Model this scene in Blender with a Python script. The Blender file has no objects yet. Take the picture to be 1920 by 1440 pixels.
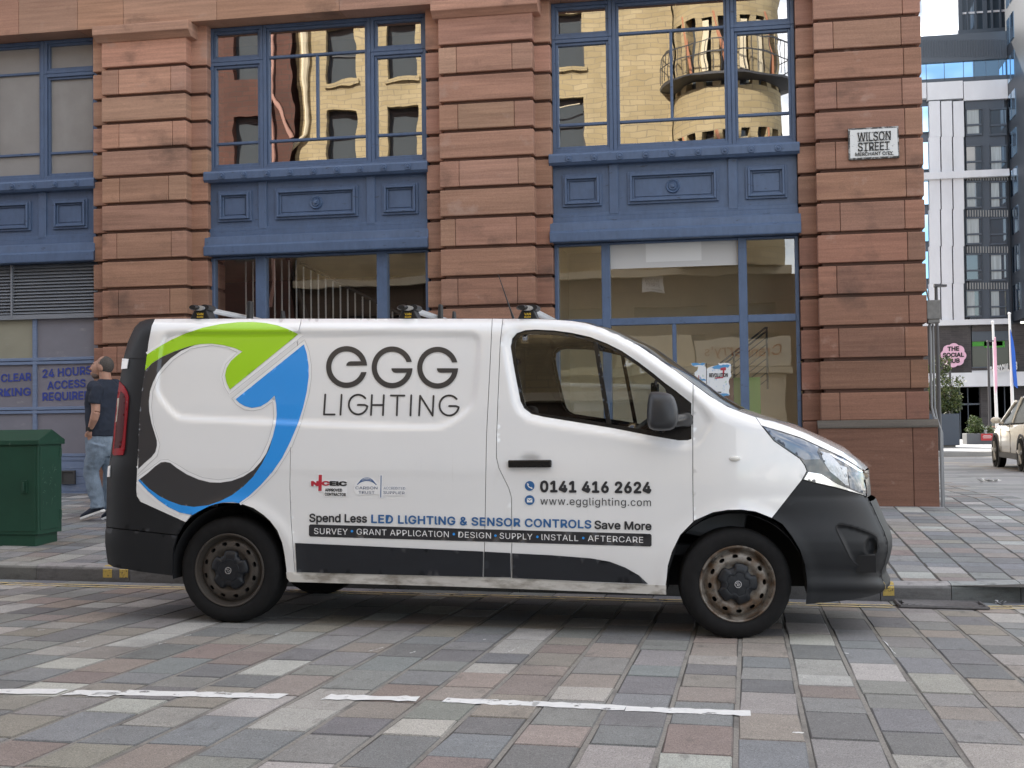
import bpy, math, random
import numpy as np
from mathutils import Vector, Matrix, geometry
random.seed(7); rng = np.random.RandomState(5)
SC = bpy.context.scene; COL = SC.collection
# ------------------------------------------------------------------ camera, world, sun, exposure
F = 2400.0; H = 1.24
_p, _r, _t = [math.radians(a) for a in (1.737, 0.7336, 10.407)]
_f0 = np.array([-math.sin(_t), math.cos(_t), 0]); _r0 = np.array([math.cos(_t), math.sin(_t), 0]); _u0 = np.array([0, 0, 1.])
FW = _f0*math.cos(_p) + _u0*math.sin(_p); _u1 = _u0*math.cos(_p) - _f0*math.sin(_p)
RX = _r0*math.cos(_r) - _u1*math.sin(_r); UPV = _r0*math.sin(_r) + _u1*math.cos(_r)
CAM = np.array([0, 0, H])
cd = bpy.data.cameras.new('camera'); cd.sensor_width = 36; cd.lens = F/1920*36; cd.clip_start = 0.05; cd.clip_end = 3000
co = bpy.data.objects.new('camera', cd); COL.objects.link(co)
co.matrix_world = Matrix([[RX[i], UPV[i], -FW[i], CAM[i]] for i in range(3)] + [[0, 0, 0, 1]])
SC.camera = co
SUN_EL, SUN_AZ = math.radians(38), math.radians(-25)          # azimuth clockwise from +Y
W = bpy.data.worlds.new('World'); SC.world = W; W.use_nodes = True
nt = W.node_tree; nt.nodes.clear()
def wn(t): return nt.nodes.new(t)
wo = wn('ShaderNodeOutputWorld'); bg = wn('ShaderNodeBackground'); sk = wn('ShaderNodeTexSky')
sk.sky_type = 'NISHITA'; sk.sun_disc = False; sk.sun_elevation = SUN_EL; sk.sun_rotation = SUN_AZ
sk.air_density = 1.0; sk.dust_density = 1.5; sk.ozone_density = 1.0
tc = wn('ShaderNodeTexCoord'); mp = wn('ShaderNodeMapping'); mp.inputs['Scale'].default_value = (1, 1, 2.2); mp.inputs['Location'].default_value = (1.7, .6, .9)
nz = wn('ShaderNodeTexNoise'); nz.inputs['Scale'].default_value = 3.2; nz.inputs['Detail'].default_value = 9; nz.inputs['Roughness'].default_value = .58
cr = wn('ShaderNodeValToRGB'); cr.color_ramp.elements[0].position = .40; cr.color_ramp.elements[1].position = .58
mx = wn('ShaderNodeMix'); mx.data_type = 'RGBA'; mx.inputs[7].default_value = (9.0, 9.0, 9.2, 1)
cs = wn('ShaderNodeTexNoise'); cs.inputs['Scale'].default_value = 7.5; cs.inputs['Detail'].default_value = 7; cs.inputs['Roughness'].default_value = .55
c2 = wn('ShaderNodeValToRGB'); c2.color_ramp.elements[0].position = .36; c2.color_ramp.elements[1].position = .54; c2.color_ramp.elements[0].color = (.21, .25, .31, 1); c2.color_ramp.elements[1].color = (1, 1, 1, 1)
cm_ = wn('ShaderNodeMix'); cm_.data_type = 'RGBA'; cm_.blend_type = 'MULTIPLY'; cm_.inputs[0].default_value = 1; cm_.inputs[6].default_value = (10.0, 9.6, 9.2, 1)
L = nt.links.new
L(mp.outputs[0], cs.inputs['Vector']); L(cs.outputs['Fac'], c2.inputs[0]); L(c2.outputs[0], cm_.inputs[7]); L(cm_.outputs[2], mx.inputs[7])
L(tc.outputs['Generated'], mp.inputs[0]); L(mp.outputs[0], nz.inputs['Vector']); L(nz.outputs['Fac'], cr.inputs[0]); L(cr.outputs[0], mx.inputs[0])
L(sk.outputs[0], mx.inputs[6]); L(mx.outputs[2], bg.inputs[0]); L(bg.outputs[0], wo.inputs[0])
bg.inputs['Strength'].default_value = 0.12
sd = bpy.data.lights.new('sun', 'SUN'); sd.energy = 3.3; sd.angle = math.radians(.5); sd.color = (1, .93, .82)
so = bpy.data.objects.new('sun', sd); COL.objects.link(so)
_sp = Vector((math.sin(SUN_AZ)*math.cos(SUN_EL), math.cos(SUN_AZ)*math.cos(SUN_EL), math.sin(SUN_EL)))
so.rotation_euler = (-_sp).to_track_quat('-Z', 'Y').to_euler(); so.location = (0, 0, 60)
SC.view_settings.view_transform = 'Standard'; SC.view_settings.look = 'None'
SC.view_settings.exposure = 1.48; SC.view_settings.gamma = 1

# ------------------------------------------------------------------ pixel helpers (photo is 1920 x 1440)
def ray(x, y): return FW*F + RX*(x-960) - UPV*(y-720)
def atY(x, y, Y): d = ray(x, y); return CAM + d*(Y/d[1])
def atZ(x, y, Z): return CAM + ray(x, y)/F*Z
GX, GY, Z0, YK, KH, PR = -.01327, -.025, .16686, 9.65, .12, .035
ZP0 = Z0 + GY*YK + KH - PR*YK
def road_z(X, Y):
    Xc = max(-9, min(9, X)); return Z0 + GX*Xc + (GY*Y if Y > 1 else GY*1 - .0*(Y-1))
def pave_z(X, Y): Xc = max(-12, min(9, X)); return ZP0 + GX*Xc + PR*min(Y, 16.5)
def atG(x, y, fn):
    d = ray(x, y); t = 5/d[1]
    for _ in range(60):
        P = CAM + d*t; t *= (CAM[2]-fn(P[0], P[1]))/max(1e-6, (CAM[2]-P[2]))
    return CAM + d*t

# ------------------------------------------------------------------ tags and mesh helpers
def tag(o, label=None, cat=None, group=None, kind=None):
    if label: o['label'] = label
    if cat: o['category'] = cat
    if group: o['group'] = group
    if kind: o['kind'] = kind
    return o
def thing(name, loc, label, cat, group=None):
    o = bpy.data.objects.new(name, None); COL.objects.link(o); o.location = loc; o.empty_display_size = .2
    return tag(o, label, cat, group)
def wloc(o):
    v = Vector((0, 0, 0))
    while o is not None: v = v + o.location; o = o.parent
    return v
class MB:
    def __init__(s): s.v = []; s.f = []; s.c = []
    def add(s, pts, faces, col=None):
        b = len(s.v); s.v += [tuple(p) for p in pts]
        for f in faces: s.f.append(tuple(b+i for i in f)); s.c.append(col)
    def poly(s, pts, col=None): s.add(pts, [tuple(range(len(pts)))], col)
    def hexa(s, p, col=None):   # p: bottom 4 ccw then top 4
        s.add(p, [(3, 2, 1, 0), (4, 5, 6, 7), (0, 1, 5, 4), (1, 2, 6, 5), (2, 3, 7, 6), (3, 0, 4, 7)], col)
    def box(s, x0, x1, y0, y1, z0, z1, col=None):
        s.hexa([(x0, y0, z0), (x1, y0, z0), (x1, y1, z0), (x0, y1, z0), (x0, y0, z1), (x1, y0, z1), (x1, y1, z1), (x0, y1, z1)], col)
    def extr(s, pts, vec, col=None, caps=True):   # planar outline extruded by vec
        n = len(pts); v = Vector(vec); P = [Vector(p) for p in pts]; Q = [p+v for p in P]
        fs = [(i, (i+1) % n, n+(i+1) % n, n+i) for i in range(n)]
        if caps: fs += [tuple(range(n))[::-1], tuple(range(n, 2*n))]
        s.add(P+Q, fs, col)
    def tube(s, path, r, n=8, caps=True, col=None, flat=None):
        P = [Vector(p) for p in path]; m = len(P)
        rr = r if isinstance(r, (list, tuple)) else [r]*m
        up = None; rings = []
        for i in range(m):
            d = (P[min(i+1, m-1)]-P[max(i-1, 0)]).normalized()
            if up is None: up = Vector((0, 0, 1)) if abs(d.z) < .9 else Vector((0, 1, 0))
            a = d.cross(up).normalized(); b = a.cross(d).normalized(); up = b
            if flat is not None: a = Vector(flat[0]); b = Vector(flat[1])
            ra, rb = rr[i] if isinstance(rr[i], (list, tuple)) else (rr[i], rr[i])
            rings.append([P[i]+a*(ra*math.cos(k*2*math.pi/n))+b*(rb*math.sin(k*2*math.pi/n)) for k in range(n)])
        pts = [p for q in rings for p in q]
        fs = [(i*n+k, i*n+(k+1) % n, (i+1)*n+(k+1) % n, (i+1)*n+k) for i in range(m-1) for k in range(n)]
        if caps: fs += [tuple(range(n))[::-1], tuple(range((m-1)*n, m*n))]
        s.add(pts, fs, col)
    def lathe(s, prof, c, axis='Y', n=48, col=None, sx=1):   # prof: (radius, along axis)
        c = Vector(c); pts = []
        for r, a in prof:
            for k in range(n):
                t = 2*math.pi*k/n; u, w = r*math.cos(t), r*math.sin(t)
                pts.append(c + (Vector((u, a, w)) if axis == 'Y' else Vector((u, w, a)) if axis == 'Z' else Vector((a, u, w))))
        m = len(prof)
        s.add(pts, [(i*n+k, i*n+(k+1) % n, (i+1)*n+(k+1) % n, (i+1)*n+k) for i in range(m-1) for k in range(n)], col)
    def ball(s, c, r, n=16, m=10, col=None, rot=None):
        c = Vector(c); r = r if isinstance(r, (list, tuple)) else (r, r, r); pts = []
        for i in range(m+1):
            ph = math.pi*i/m
            for k in range(n):
                t = 2*math.pi*k/n; q = Vector((r[0]*math.sin(ph)*math.cos(t), r[1]*math.sin(ph)*math.sin(t), r[2]*math.cos(ph)))
                if rot is not None: q = rot @ q
                pts.append(c+q)
        s.add(pts, [(i*n+k, (i+1)*n+k, (i+1)*n+(k+1) % n, i*n+(k+1) % n) for i in range(m) for k in range(n)], col)
    def build(s, name, m, parent=None, smooth=None, bevel=0, seg=2, xf=None):
        me = bpy.data.meshes.new(name)
        off = wloc(parent) if parent is not None else Vector((0, 0, 0))
        V = [Vector(p) for p in s.v]
        if xf is not None: V = [xf @ p for p in V]
        me.from_pydata([p-off for p in V], [], s.f); me.validate(); 
        if any(c is not None for c in s.c) and len(me.polygons) == len(s.f):
            ca = me.color_attributes.new('Col', 'FLOAT_COLOR', 'CORNER'); buf = []
            for p, c in zip(me.polygons, s.c):
                c = c or (1, 1, 1)
                buf += [c[0], c[1], c[2], 1.0]*p.loop_total
            ca.data.foreach_set('color', buf)
        if isinstance(m, (list, tuple)):
            for q in m: me.materials.append(q)
        else: me.materials.append(m)
        o = bpy.data.objects.new(name, me); COL.objects.link(o)
        if parent is not None: o.parent = parent
        if smooth is not None:
            me.polygons.foreach_set('use_smooth', [True]*len(me.polygons)); me.set_sharp_from_angle(angle=math.radians(smooth))
        if bevel:
            b = o.modifiers.new('bevel', 'BEVEL'); b.width = bevel; b.segments = seg; b.limit_method = 'ANGLE'; b.angle_limit = math.radians(40); b.use_clamp_overlap = True
        return o
def jit(c, a=.08):
    k = 1+random.uniform(-a, a); return tuple(max(0, x*k*(1+random.uniform(-a, a)*.35)) for x in c)

# ------------------------------------------------------------------ materials
def mat(name, color=(.5, .5, .5), rough=.5, metal=0., spec=.5, attr=False, noise=None, noise2=None, bump=None, coat=0., dirt=None, streak=None):
    """noise=(scale xyz, amount): multiplies the base colour; noise2=(scale, lo, hi, colour): blotches of a second colour; bump=(scale, strength)"""
    m = bpy.data.materials.new(name); m.use_nodes = True; t = m.node_tree; N = t.nodes; K = t.links.new
    bs = N['Principled BSDF']; bs.inputs['Roughness'].default_value = rough; bs.inputs['Metallic'].default_value = metal
    bs.inputs['Specular IOR Level'].default_value = spec; bs.inputs['Coat Weight'].default_value = coat; bs.inputs['Coat Roughness'].default_value = .04
    bs.inputs['Base Color'].default_value = (*color, 1)
    cur = None
    tcn = N.new('ShaderNodeTexCoord')
    def tex(scale, detail=6, rgh=.6):
        mpn = N.new('ShaderNodeMapping'); K(tcn.outputs['Object'], mpn.inputs[0])
        sc = scale if isinstance(scale, (list, tuple)) else (scale,)*3
        mpn.inputs['Scale'].default_value = sc
        n = N.new('ShaderNodeTexNoise'); n.inputs['Scale'].default_value = 1; n.inputs['Detail'].default_value = detail; n.inputs['Roughness'].default_value = rgh
        K(mpn.outputs[0], n.inputs['Vector']); return n.outputs['Fac']
    def rng_(src, a, b, c, d):
        q = N.new('ShaderNodeMapRange'); q.inputs[1].default_value = a; q.inputs[2].default_value = b; q.inputs[3].default_value = c; q.inputs[4].default_value = d
        K(src, q.inputs[0]); return q.outputs[0]
    def mixc(fac, a, b, mode='MIX'):
        q = N.new('ShaderNodeMix'); q.data_type = 'RGBA'; q.blend_type = mode
        if hasattr(fac, 'is_linked') or not isinstance(fac, (int, float)): K(fac, q.inputs[0])
        else: q.inputs[0].default_value = fac
        for s_, i in ((a, 6), (b, 7)):
            if isinstance(s_, tuple): q.inputs[i].default_value = (*s_, 1)
            else: K(s_, q.inputs[i])
        return q.outputs[2]
    if attr:
        a = N.new('ShaderNodeAttribute'); a.attribute_name = 'Col'; cur = mixc(1.0, a.outputs['Color'], color, 'MULTIPLY')
    for nn in ([noise] if noise and not isinstance(noise, list) else (noise or [])):
        f = rng_(tex(nn[0]), .25, .75, 1-nn[1], 1+nn[1])
        g = N.new('ShaderNodeCombineColor'); [K(f, g.inputs[i]) for i in range(3)]
        cur = mixc(1.0, cur if cur is not None else color, g.outputs[0], 'MULTIPLY')
    for n2 in ([noise2] if noise2 and not isinstance(noise2, list) else (noise2 or [])):
        f = rng_(tex(n2[0], 8), n2[1], n2[2], 0, n2[4] if len(n2) > 4 else 1)
        cur = mixc(f, cur if cur is not None else color, n2[3])
    if cur is not None: K(cur, bs.inputs['Base Color'])
    if bump:
        b = N.new('ShaderNodeBump'); b.inputs['Strength'].default_value = bump[1]; b.inputs['Distance'].default_value = bump[2] if len(bump) > 2 else .01
        K(tex(bump[0], 8), b.inputs['Height']); K(b.outputs[0], bs.inputs['Normal'])
    return m
def glass(name, tint=(.55, .58, .58), refl=1.0, wav=(1.3, .02), f0=.06):
    m = bpy.data.materials.new(name); m.use_nodes = True; t = m.node_tree; N = t.nodes; K = t.links.new; N.clear()
    o = N.new('ShaderNodeOutputMaterial'); ms = N.new('ShaderNodeMixShader'); tr = N.new('ShaderNodeBsdfTransparent'); gl = N.new('ShaderNodeBsdfGlossy')
    tr.inputs[0].default_value = (*tint, 1); gl.inputs['Roughness'].default_value = .0; gl.inputs[0].default_value = (.97, .98, 1, 1)
    lw = N.new('ShaderNodeLayerWeight'); lw.inputs[0].default_value = .5
    q = N.new('ShaderNodeMapRange'); q.inputs[1].default_value = 0; q.inputs[2].default_value = 1; q.inputs[3].default_value = f0*refl; q.inputs[4].default_value = 1
    pw = N.new('ShaderNodeMath'); pw.operation = 'POWER'; pw.inputs[1].default_value = 3; K(lw.outputs['Facing'], pw.inputs[0]); K(pw.outputs[0], q.inputs[0])
    if wav:
        tcn = N.new('ShaderNodeTexCoord'); n = N.new('ShaderNodeTexNoise'); n.inputs['Scale'].default_value = wav[0]; n.inputs['Detail'].default_value = 1.5
        b = N.new('ShaderNodeBump'); b.inputs['Strength'].default_value = 1; b.inputs['Distance'].default_value = wav[1]
        K(tcn.outputs['Object'], n.inputs['Vector']); K(n.outputs['Fac'], b.inputs['Height']); K(b.outputs[0], gl.inputs['Normal'])
    K(q.outputs[0], ms.inputs[0]); K(tr.outputs[0], ms.inputs[1]); K(gl.outputs[0], ms.inputs[2]); K(ms.outputs[0], o.inputs[0]); return m

# ------------------------------------------------------------------ text and strokes as flat outlines
try:
    import os
    FONT = bpy.data.fonts.load(os.path.join(bpy.utils.system_resource('DATAFILES', path='fonts'), 'Inter.woff2'))
except Exception:
    FONT = None
def text_geo(s, bold=0., spacing=1.0):
    """returns verts (x,y) scaled so that the cap height is 1 and x starts at 0, faces, width"""
    if FONT is not None: s = s.replace('I', 'l')      # plain stroke instead of the serifed capital
    def mk(body):
        cu = bpy.data.curves.new('lettering', 'FONT'); cu.body = body; cu.space_character = spacing; cu.resolution_u = 3
        if FONT is not None: cu.font = FONT
        ob = bpy.data.objects.new('lettering', cu); COL.objects.link(ob); bpy.context.view_layer.update()
        me = bpy.data.meshes.new_from_object(ob); V = [tuple(v.co)[:2] for v in me.vertices]; Fs = [tuple(p.vertices) for p in me.polygons]
        bpy.data.objects.remove(ob); bpy.data.curves.remove(cu); bpy.data.meshes.remove(me); return V, Fs
    hV, _ = mk('H'); cap = max(v[1] for v in hV)-min(v[1] for v in hV); base = min(v[1] for v in hV)
    V, Fs = mk(s); x0 = min(v[0] for v in V); x1 = max(v[0] for v in V)
    if bold > 0:      # heavier weight: the outline repeated around a small circle
        n0 = len(V); r = bold; V0, F0 = V, Fs; V, Fs = [], []
        for k in range(9):
            a = 2*math.pi*k/8; dx, dy = (r*math.cos(a), r*math.sin(a)) if k < 8 else (0, 0)
            V += [(v[0]+dx, v[1]+dy) for v in V0]; Fs += [tuple(i+k*n0 for i in f) for f in F0]
    return [((v[0]-x0)/cap, (v[1]-base)/cap) for v in V], Fs, (x1-x0)/cap
LAYER = []      # which repeat of a heavy outline each vertex belongs to: the repeats are laid 0.12 mm apart
def text_px(s, a, b, cap, bold=0., spacing=1.0):
    """text laid on the pixel baseline a->b with the given cap height (pixels): list of pixel points, faces"""
    V, Fs, w = text_geo(s, bold, spacing); ax, ay = a; bx, by = b; n = len(V)//9 if bold > 0 else len(V); LAYER[:] = [i//n for i in range(len(V))]
    return [(ax+(bx-ax)*x/w, ay+(by-ay)*x/w-cap*y) for x, y in V], Fs
def stroke(pts, w, n=6, closed=False):
    """list of polygons (2-D) covering a round-capped stroke"""
    out = []
    P = list(pts)+([pts[0]] if closed else [])
    for (x0, y0), (x1, y1) in zip(P[:-1], P[1:]):
        l = math.hypot(x1-x0, y1-y0) or 1; a = math.atan2(y1-y0, x1-x0); poly = []
        for k in range(n+1): t = a+math.pi/2+math.pi*k/n; poly.append((x0+w/2*math.cos(t), y0+w/2*math.sin(t)))
        for k in range(n+1): t = a-math.pi/2+math.pi*k/n; poly.append((x1+w/2*math.cos(t), y1+w/2*math.sin(t)))
        out.append(poly)
    return out
def arc(cx, cy, rx, ry, a0, a1, n=24): return [(cx+rx*math.cos(math.radians(a0+(a1-a0)*i/n)), cy+ry*math.sin(math.radians(a0+(a1-a0)*i/n))) for i in range(n+1)]
def inpoly(P, poly):
    P = np.asarray(P, float); x, y = P[:, 0], P[:, 1]; q = np.asarray(poly, float); r = np.zeros(len(P), bool); j = len(q)-1
    for i in range(len(q)):
        xi, yi = q[i]; xj, yj = q[j]
        if yi != yj: r ^= ((yi > y) != (yj > y)) & (x < (xj-xi)*(y-yi)/(yj-yi)+xi)
        j = i
    return r
def segdist(P, poly, closed=True):
    P = np.asarray(P, float); q = np.asarray(poly, float); d = np.full(len(P), 1e9); n = len(q)
    for i in range(n if closed else n-1):
        a = q[i]; b = q[(i+1) % n]; ab = b-a; L2 = ab@ab or 1e-12
        t = np.clip(((P-a)@ab)/L2, 0, 1); d = np.minimum(d, np.linalg.norm(P-a-np.outer(t, ab), axis=1))
    return d
def densify(poly, step, closed=True):
    out = []; n = len(poly)
    for i in range(n if closed else n-1):
        a = poly[i]; b = poly[(i+1) % n]; k = max(1, int(math.ceil(math.hypot(b[0]-a[0], b[1]-a[1])/step)))
        out += [(a[0]+(b[0]-a[0])*j/k, a[1]+(b[1]-a[1])*j/k) for j in range(k)]
    if not closed: out.append(tuple(poly[-1]))
    return out
def smooth_poly(poly, it=1, closed=True):
    """Chaikin corner cutting"""
    for _ in range(it):
        q = []; n = len(poly)
        for i in range(n if closed else n-1):
            a = poly[i]; b = poly[(i+1) % n]
            q += [(.75*a[0]+.25*b[0], .75*a[1]+.25*b[1]), (.25*a[0]+.75*b[0], .25*a[1]+.75*b[1])]
        if not closed: q = [poly[0]]+q+[poly[-1]]
        poly = q
    return poly
# ================================================================== GROUND
M_sett = mat('stone_setts', (1, 1, 1), rough=.72, spec=.35, attr=True, noise=[((200,)*3, .7), ((7, 7, 7), .10), ((60, 60, 60), .15)],
             noise2=[((9, 4, 9), .60, .74, (.09, .085, .08), .6), ((1.3, 1.3, 1.3), .56, .74, (.10, .097, .095), .38)], bump=((170,)*3, .55, .004))
M_mortar = mat('mortar', (.225, .212, .19), rough=.9, noise=((120,)*3, .5), noise2=((3, 3, 3), .5, .7, (.09, .085, .08), .7))
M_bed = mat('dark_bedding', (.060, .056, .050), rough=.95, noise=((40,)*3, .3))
M_earth = mat('ground_stone', (.22, .22, .22), rough=.85, noise=((2, 2, 2), .2))
M_kerb = mat('granite_kerb', (1, 1, 1), rough=.75, attr=True, noise=[((240,)*3, .35), ((5, 5, 5), .15)], noise2=[((10, 10, 26), .50, .74, (.045, .043, .04), .75), ((2, 30, 30), .6, .75, (.05, .05, .05), .4)], bump=((150,)*3, .5, .004))
def kerb_line(X): X = min(X, 3.0); return YK + (0.0 if X < .9 else .17*(X-.9)**2)
XB = 3.02
def bound_ok(X, Y): return X < 2.1 and Y < 15.75 or (2.1 <= X < XB and Y < 22)
def zs(X, Y):
    if Y < YK-.02 and not (X > XB): return road_z(X, Y)
    a = pave_z(X, max(Y, YK))
    if Y > 16.5: k = min(1, (Y-16.5)/11.5); a = a*(1-k)+.10*k
    if Y > 38.6: a = .10+.14*min(1, (Y-38.6)/8)
    if Y > 47: a = .24-.87*min(1, (Y-47)/43)
    return a
g = MB(); gx_ = [-400, -120, -60, -30, -16, -12, -9, -6, -3, 0, 1.3, 2, 3, 5, 7, 9, 12, 16, 22, 30, 60, 120, 400]
gy_ = [-300, -60, -20, -9, -4, 1, 4, 7, 9.3, 9.55, 9.9, 12, 14, 15.5, 16.5, 18, 20, 24, 28, 34, 38.5, 39, 43, 47, 60, 75, 90, 120, 300, 1500]
nX = len(gx_)
g.add([(x, y, zs(x, y)-(.30 if 9 < y < 10.5 else .045)) for y in gy_ for x in gx_], [(j*nX+i, j*nX+i+1, (j+1)*nX+i+1, (j+1)*nX+i) for j in range(len(gy_)-1) for i in range(nX-1)])
tag(g.build('ground', M_earth), kind='structure')
PAL = [((.205, .204, .203), 5), ((.140, .144, .150), 4.5), ((.170, .183, .194), 4), ((.232, .215, .190), 4), ((.240, .208, .186), 2.6), ((.205, .168, .155), .8), ((.36, .358, .342), 3.0), ((.185, .194, .186), 2), ((.285, .277, .262), 2.4)]
PALW = [w for _, w in PAL]
def setts(mb, x0, x1, y0f, y1f, wx, lens, zf, gapx=.020, gapy=.008, pal=PAL, xoff=0, cond=None, fill=None):
    x = x0+xoff
    while x < x1:
        w = wx*(1+random.uniform(-.05, .05)); y = y0f(x)-random.uniform(0, lens[1])*0; first = True
        yend = y1f(x)
        while y < yend-.02:
            l = random.uniform(*lens); 
            if first: l *= random.uniform(.4, 1); first = False
            if yend-(y+l) < lens[0]*.45: l = yend-y
            if cond is None or cond(x+w/2, y+l/2):
                c = jit(random.choices(pal, PALW)[0][0], .09); c = (c[0]*.94+.040, c[1]*.92+.038, c[2]*.89+.036); dz = random.uniform(-.002, .002); j = lambda: random.uniform(-.005, .005)
                ax, bx, ay, by = x+gapx/2, x+w-gapx/2, y+gapy/2, y+l-gapy/2
                q = [(ax+j(), ay+j()), (bx+j(), ay+j()), (bx+j(), by+j()), (ax+j(), by+j())]; e = .006
                ins = [(q[0][0]+e, q[0][1]+e), (q[1][0]-e, q[1][1]+e), (q[2][0]-e, q[2][1]-e), (q[3][0]+e, q[3][1]-e)]
                tp = [(a, b, zf(a, b)+dz) for a, b in ins]; lo = [(a, b, zf(a, b)+dz-.005) for a, b in q]; bo = [(a, b, zf(a, b)-.03) for a, b in q]
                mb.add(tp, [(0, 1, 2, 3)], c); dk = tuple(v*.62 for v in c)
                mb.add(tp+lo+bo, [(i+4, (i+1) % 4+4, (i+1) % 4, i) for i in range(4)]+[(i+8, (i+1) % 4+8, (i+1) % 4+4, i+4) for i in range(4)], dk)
            y += l
        if fill is not None:
            ys_ = [y0f(x)+(yend-y0f(x))*k/12 for k in range(13)]; jx = [random.uniform(-.002, .002) for _ in ys_]; g2 = gapx*.5
            fill.add([(x+w-g2+j_, yy, zf(x+w, yy)-.0035) for yy, j_ in zip(ys_, jx)]+[(x+w+g2+j_, yy, zf(x+w, yy)-.0035) for yy, j_ in zip(ys_, jx)], [(k, 13+k, 14+k, k+1) for k in range(12)])
        x += w
def sheet(mb, xs, ys, zf, dz):
    n = len(xs); mb.add([(x, y, zf(x, y)+dz) for y in ys for x in xs], [(j*n+i, j*n+i+1, (j+1)*n+i+1, (j+1)*n+i) for j in range(len(ys)-1) for i in range(n-1)])
XS = [-14, -12, -9, -6, -3, 0, 1.5, 3, 5, 7, 9, 12, 15]
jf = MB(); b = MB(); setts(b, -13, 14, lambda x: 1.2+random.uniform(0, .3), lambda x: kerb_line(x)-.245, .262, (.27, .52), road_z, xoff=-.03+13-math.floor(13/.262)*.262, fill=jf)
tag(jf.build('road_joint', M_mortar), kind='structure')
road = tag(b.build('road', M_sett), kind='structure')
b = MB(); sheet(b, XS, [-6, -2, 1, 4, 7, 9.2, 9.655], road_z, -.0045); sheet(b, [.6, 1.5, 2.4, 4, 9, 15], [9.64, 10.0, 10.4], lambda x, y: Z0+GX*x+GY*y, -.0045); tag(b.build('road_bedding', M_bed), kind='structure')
# channel course along the kerb
b = MB(); x = -13
while x < 4:
    l = random.uniform(.26, .42); yk = kerb_line(x+l/2)
    c = jit(random.choices(PAL[:3]+[PAL[7]], PALW[:3]+[2])[0][0], .1); q = [(x+.005, yk-.235), (x+l-.005, yk-.235), (x+l-.005, yk-.012), (x+.005, yk-.012)]
    b.add([(a, d, road_z(a, d)+.001) for a, d in q]+[(a, d, road_z(a, d)-.03) for a, d in q], [(0, 1, 2, 3)]+[(i+4, (i+1) % 4+4, (i+1) % 4, i) for i in range(4)], c); x += l
tag(b.build('gutter', M_sett), kind='structure')
# pavement, kerb
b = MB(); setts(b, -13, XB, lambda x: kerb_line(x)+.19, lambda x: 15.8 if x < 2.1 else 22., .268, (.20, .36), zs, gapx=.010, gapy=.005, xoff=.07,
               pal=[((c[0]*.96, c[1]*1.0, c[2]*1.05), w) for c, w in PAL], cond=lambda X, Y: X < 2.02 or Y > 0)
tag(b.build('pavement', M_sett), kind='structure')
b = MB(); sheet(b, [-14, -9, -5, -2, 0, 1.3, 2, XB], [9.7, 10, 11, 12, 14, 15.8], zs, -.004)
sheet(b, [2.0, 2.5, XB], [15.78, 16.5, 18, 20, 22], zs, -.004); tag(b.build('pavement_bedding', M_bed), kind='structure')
b = MB(); x = -13.2
while x < 2.6:
    l = random.uniform(.8, 1.25); 
    if x > .5: l = .5
    x1 = x+l-.006; n = 5; c = jit((.24, .24, .235), .08); pr = []
    for k in range(n+1):
        xx = x+(x1-x)*k/n; y0 = kerb_line(xx)+random.uniform(-.002, .002); r_ = road_z(xx, y0); t_ = zs(xx, y0+.19)
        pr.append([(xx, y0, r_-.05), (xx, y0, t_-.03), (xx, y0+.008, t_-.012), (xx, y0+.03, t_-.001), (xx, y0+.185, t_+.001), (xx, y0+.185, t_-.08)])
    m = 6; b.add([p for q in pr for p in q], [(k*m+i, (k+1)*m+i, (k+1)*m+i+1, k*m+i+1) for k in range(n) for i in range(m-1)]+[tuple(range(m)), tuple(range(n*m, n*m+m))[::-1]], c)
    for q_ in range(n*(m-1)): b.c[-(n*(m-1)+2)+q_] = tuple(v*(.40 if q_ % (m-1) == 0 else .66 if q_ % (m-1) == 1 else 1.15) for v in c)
    x += l
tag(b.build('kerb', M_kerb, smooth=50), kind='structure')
# side street beyond the corner
M_side = mat('side_street_stone', (1, 1, 1), rough=.75, attr=True, noise=[((1.2, 7, 1), .18), ((60,)*3, .2)], bump=((40,)*3, .3, .004))
b = MB(); y = 12.0
while y < 38.4:
    w = .16+.012*(y-12); x = XB+.01-random.uniform(0, .5)
    while x < 16:
        l = random.uniform(.5, 1.1)*(1+.03*(y-12)); t = (x-4.2)/3.2-(33-y)/10.; warm = abs(t) < .11 or abs(y-38.0) < .3
        c = jit((.33, .30, .255) if warm else random.choice([(.24, .245, .25), (.28, .285, .29), (.21, .215, .22), (.30, .305, .31)]), .06); a0 = max(x, XB+.01); a1 = x+l-.012
        if a1 > a0+.05: b.poly([(a0, y, zs(a0, y)), (a1, y, zs(a1, y)), (a1, y+w-.01, zs(a1, y+w)), (a0, y+w-.01, zs(a0, y+w))], c)
        x += l
    y += w
def ramp(x, y): k = min(1, max(0, (y-10.1)/1.95)); return (Z0+GX*min(x, 9)+GY*10.1)*(1-k)+zs(max(x, XB+.02), 12.05)*k
y = 10.08
while y < 12.0:
    x = XB-.02
    while x < 15:
        l = random.uniform(.35, .6); b.poly([(x, y, ramp(x, y)), (x+l-.01, y, ramp(x+l, y)), (x+l-.01, y+.19, ramp(x+l, y+.2)), (x, y+.19, ramp(x, y+.2))], jit(random.choice([(.22, .22, .225), (.27, .26, .24), (.18, .185, .19)]), .08)); x += l
    y += .2
tag(b.build('side_street', M_side), kind='structure')
b = MB(); ys_ = [10.36+.3*k for k in range(7)]; b.add([(XB+dx, yy, (ramp(XB+.05, yy)-.05 if lo_ else max(zs(XB-.05, yy)+.001, ramp(XB+.05, yy)+.002))) for yy in ys_ for dx, lo_ in ((.10, 1), (.10, 0), (-.06, 0))], [(3*k+i, 3*k+i+3, 3*k+i+4, 3*k+i+1) for k in range(6) for i in range(2)]+[(0, 1, 2)], (.21, .21, .205)); tag(b.build('kerb', M_kerb), kind='structure')
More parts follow.
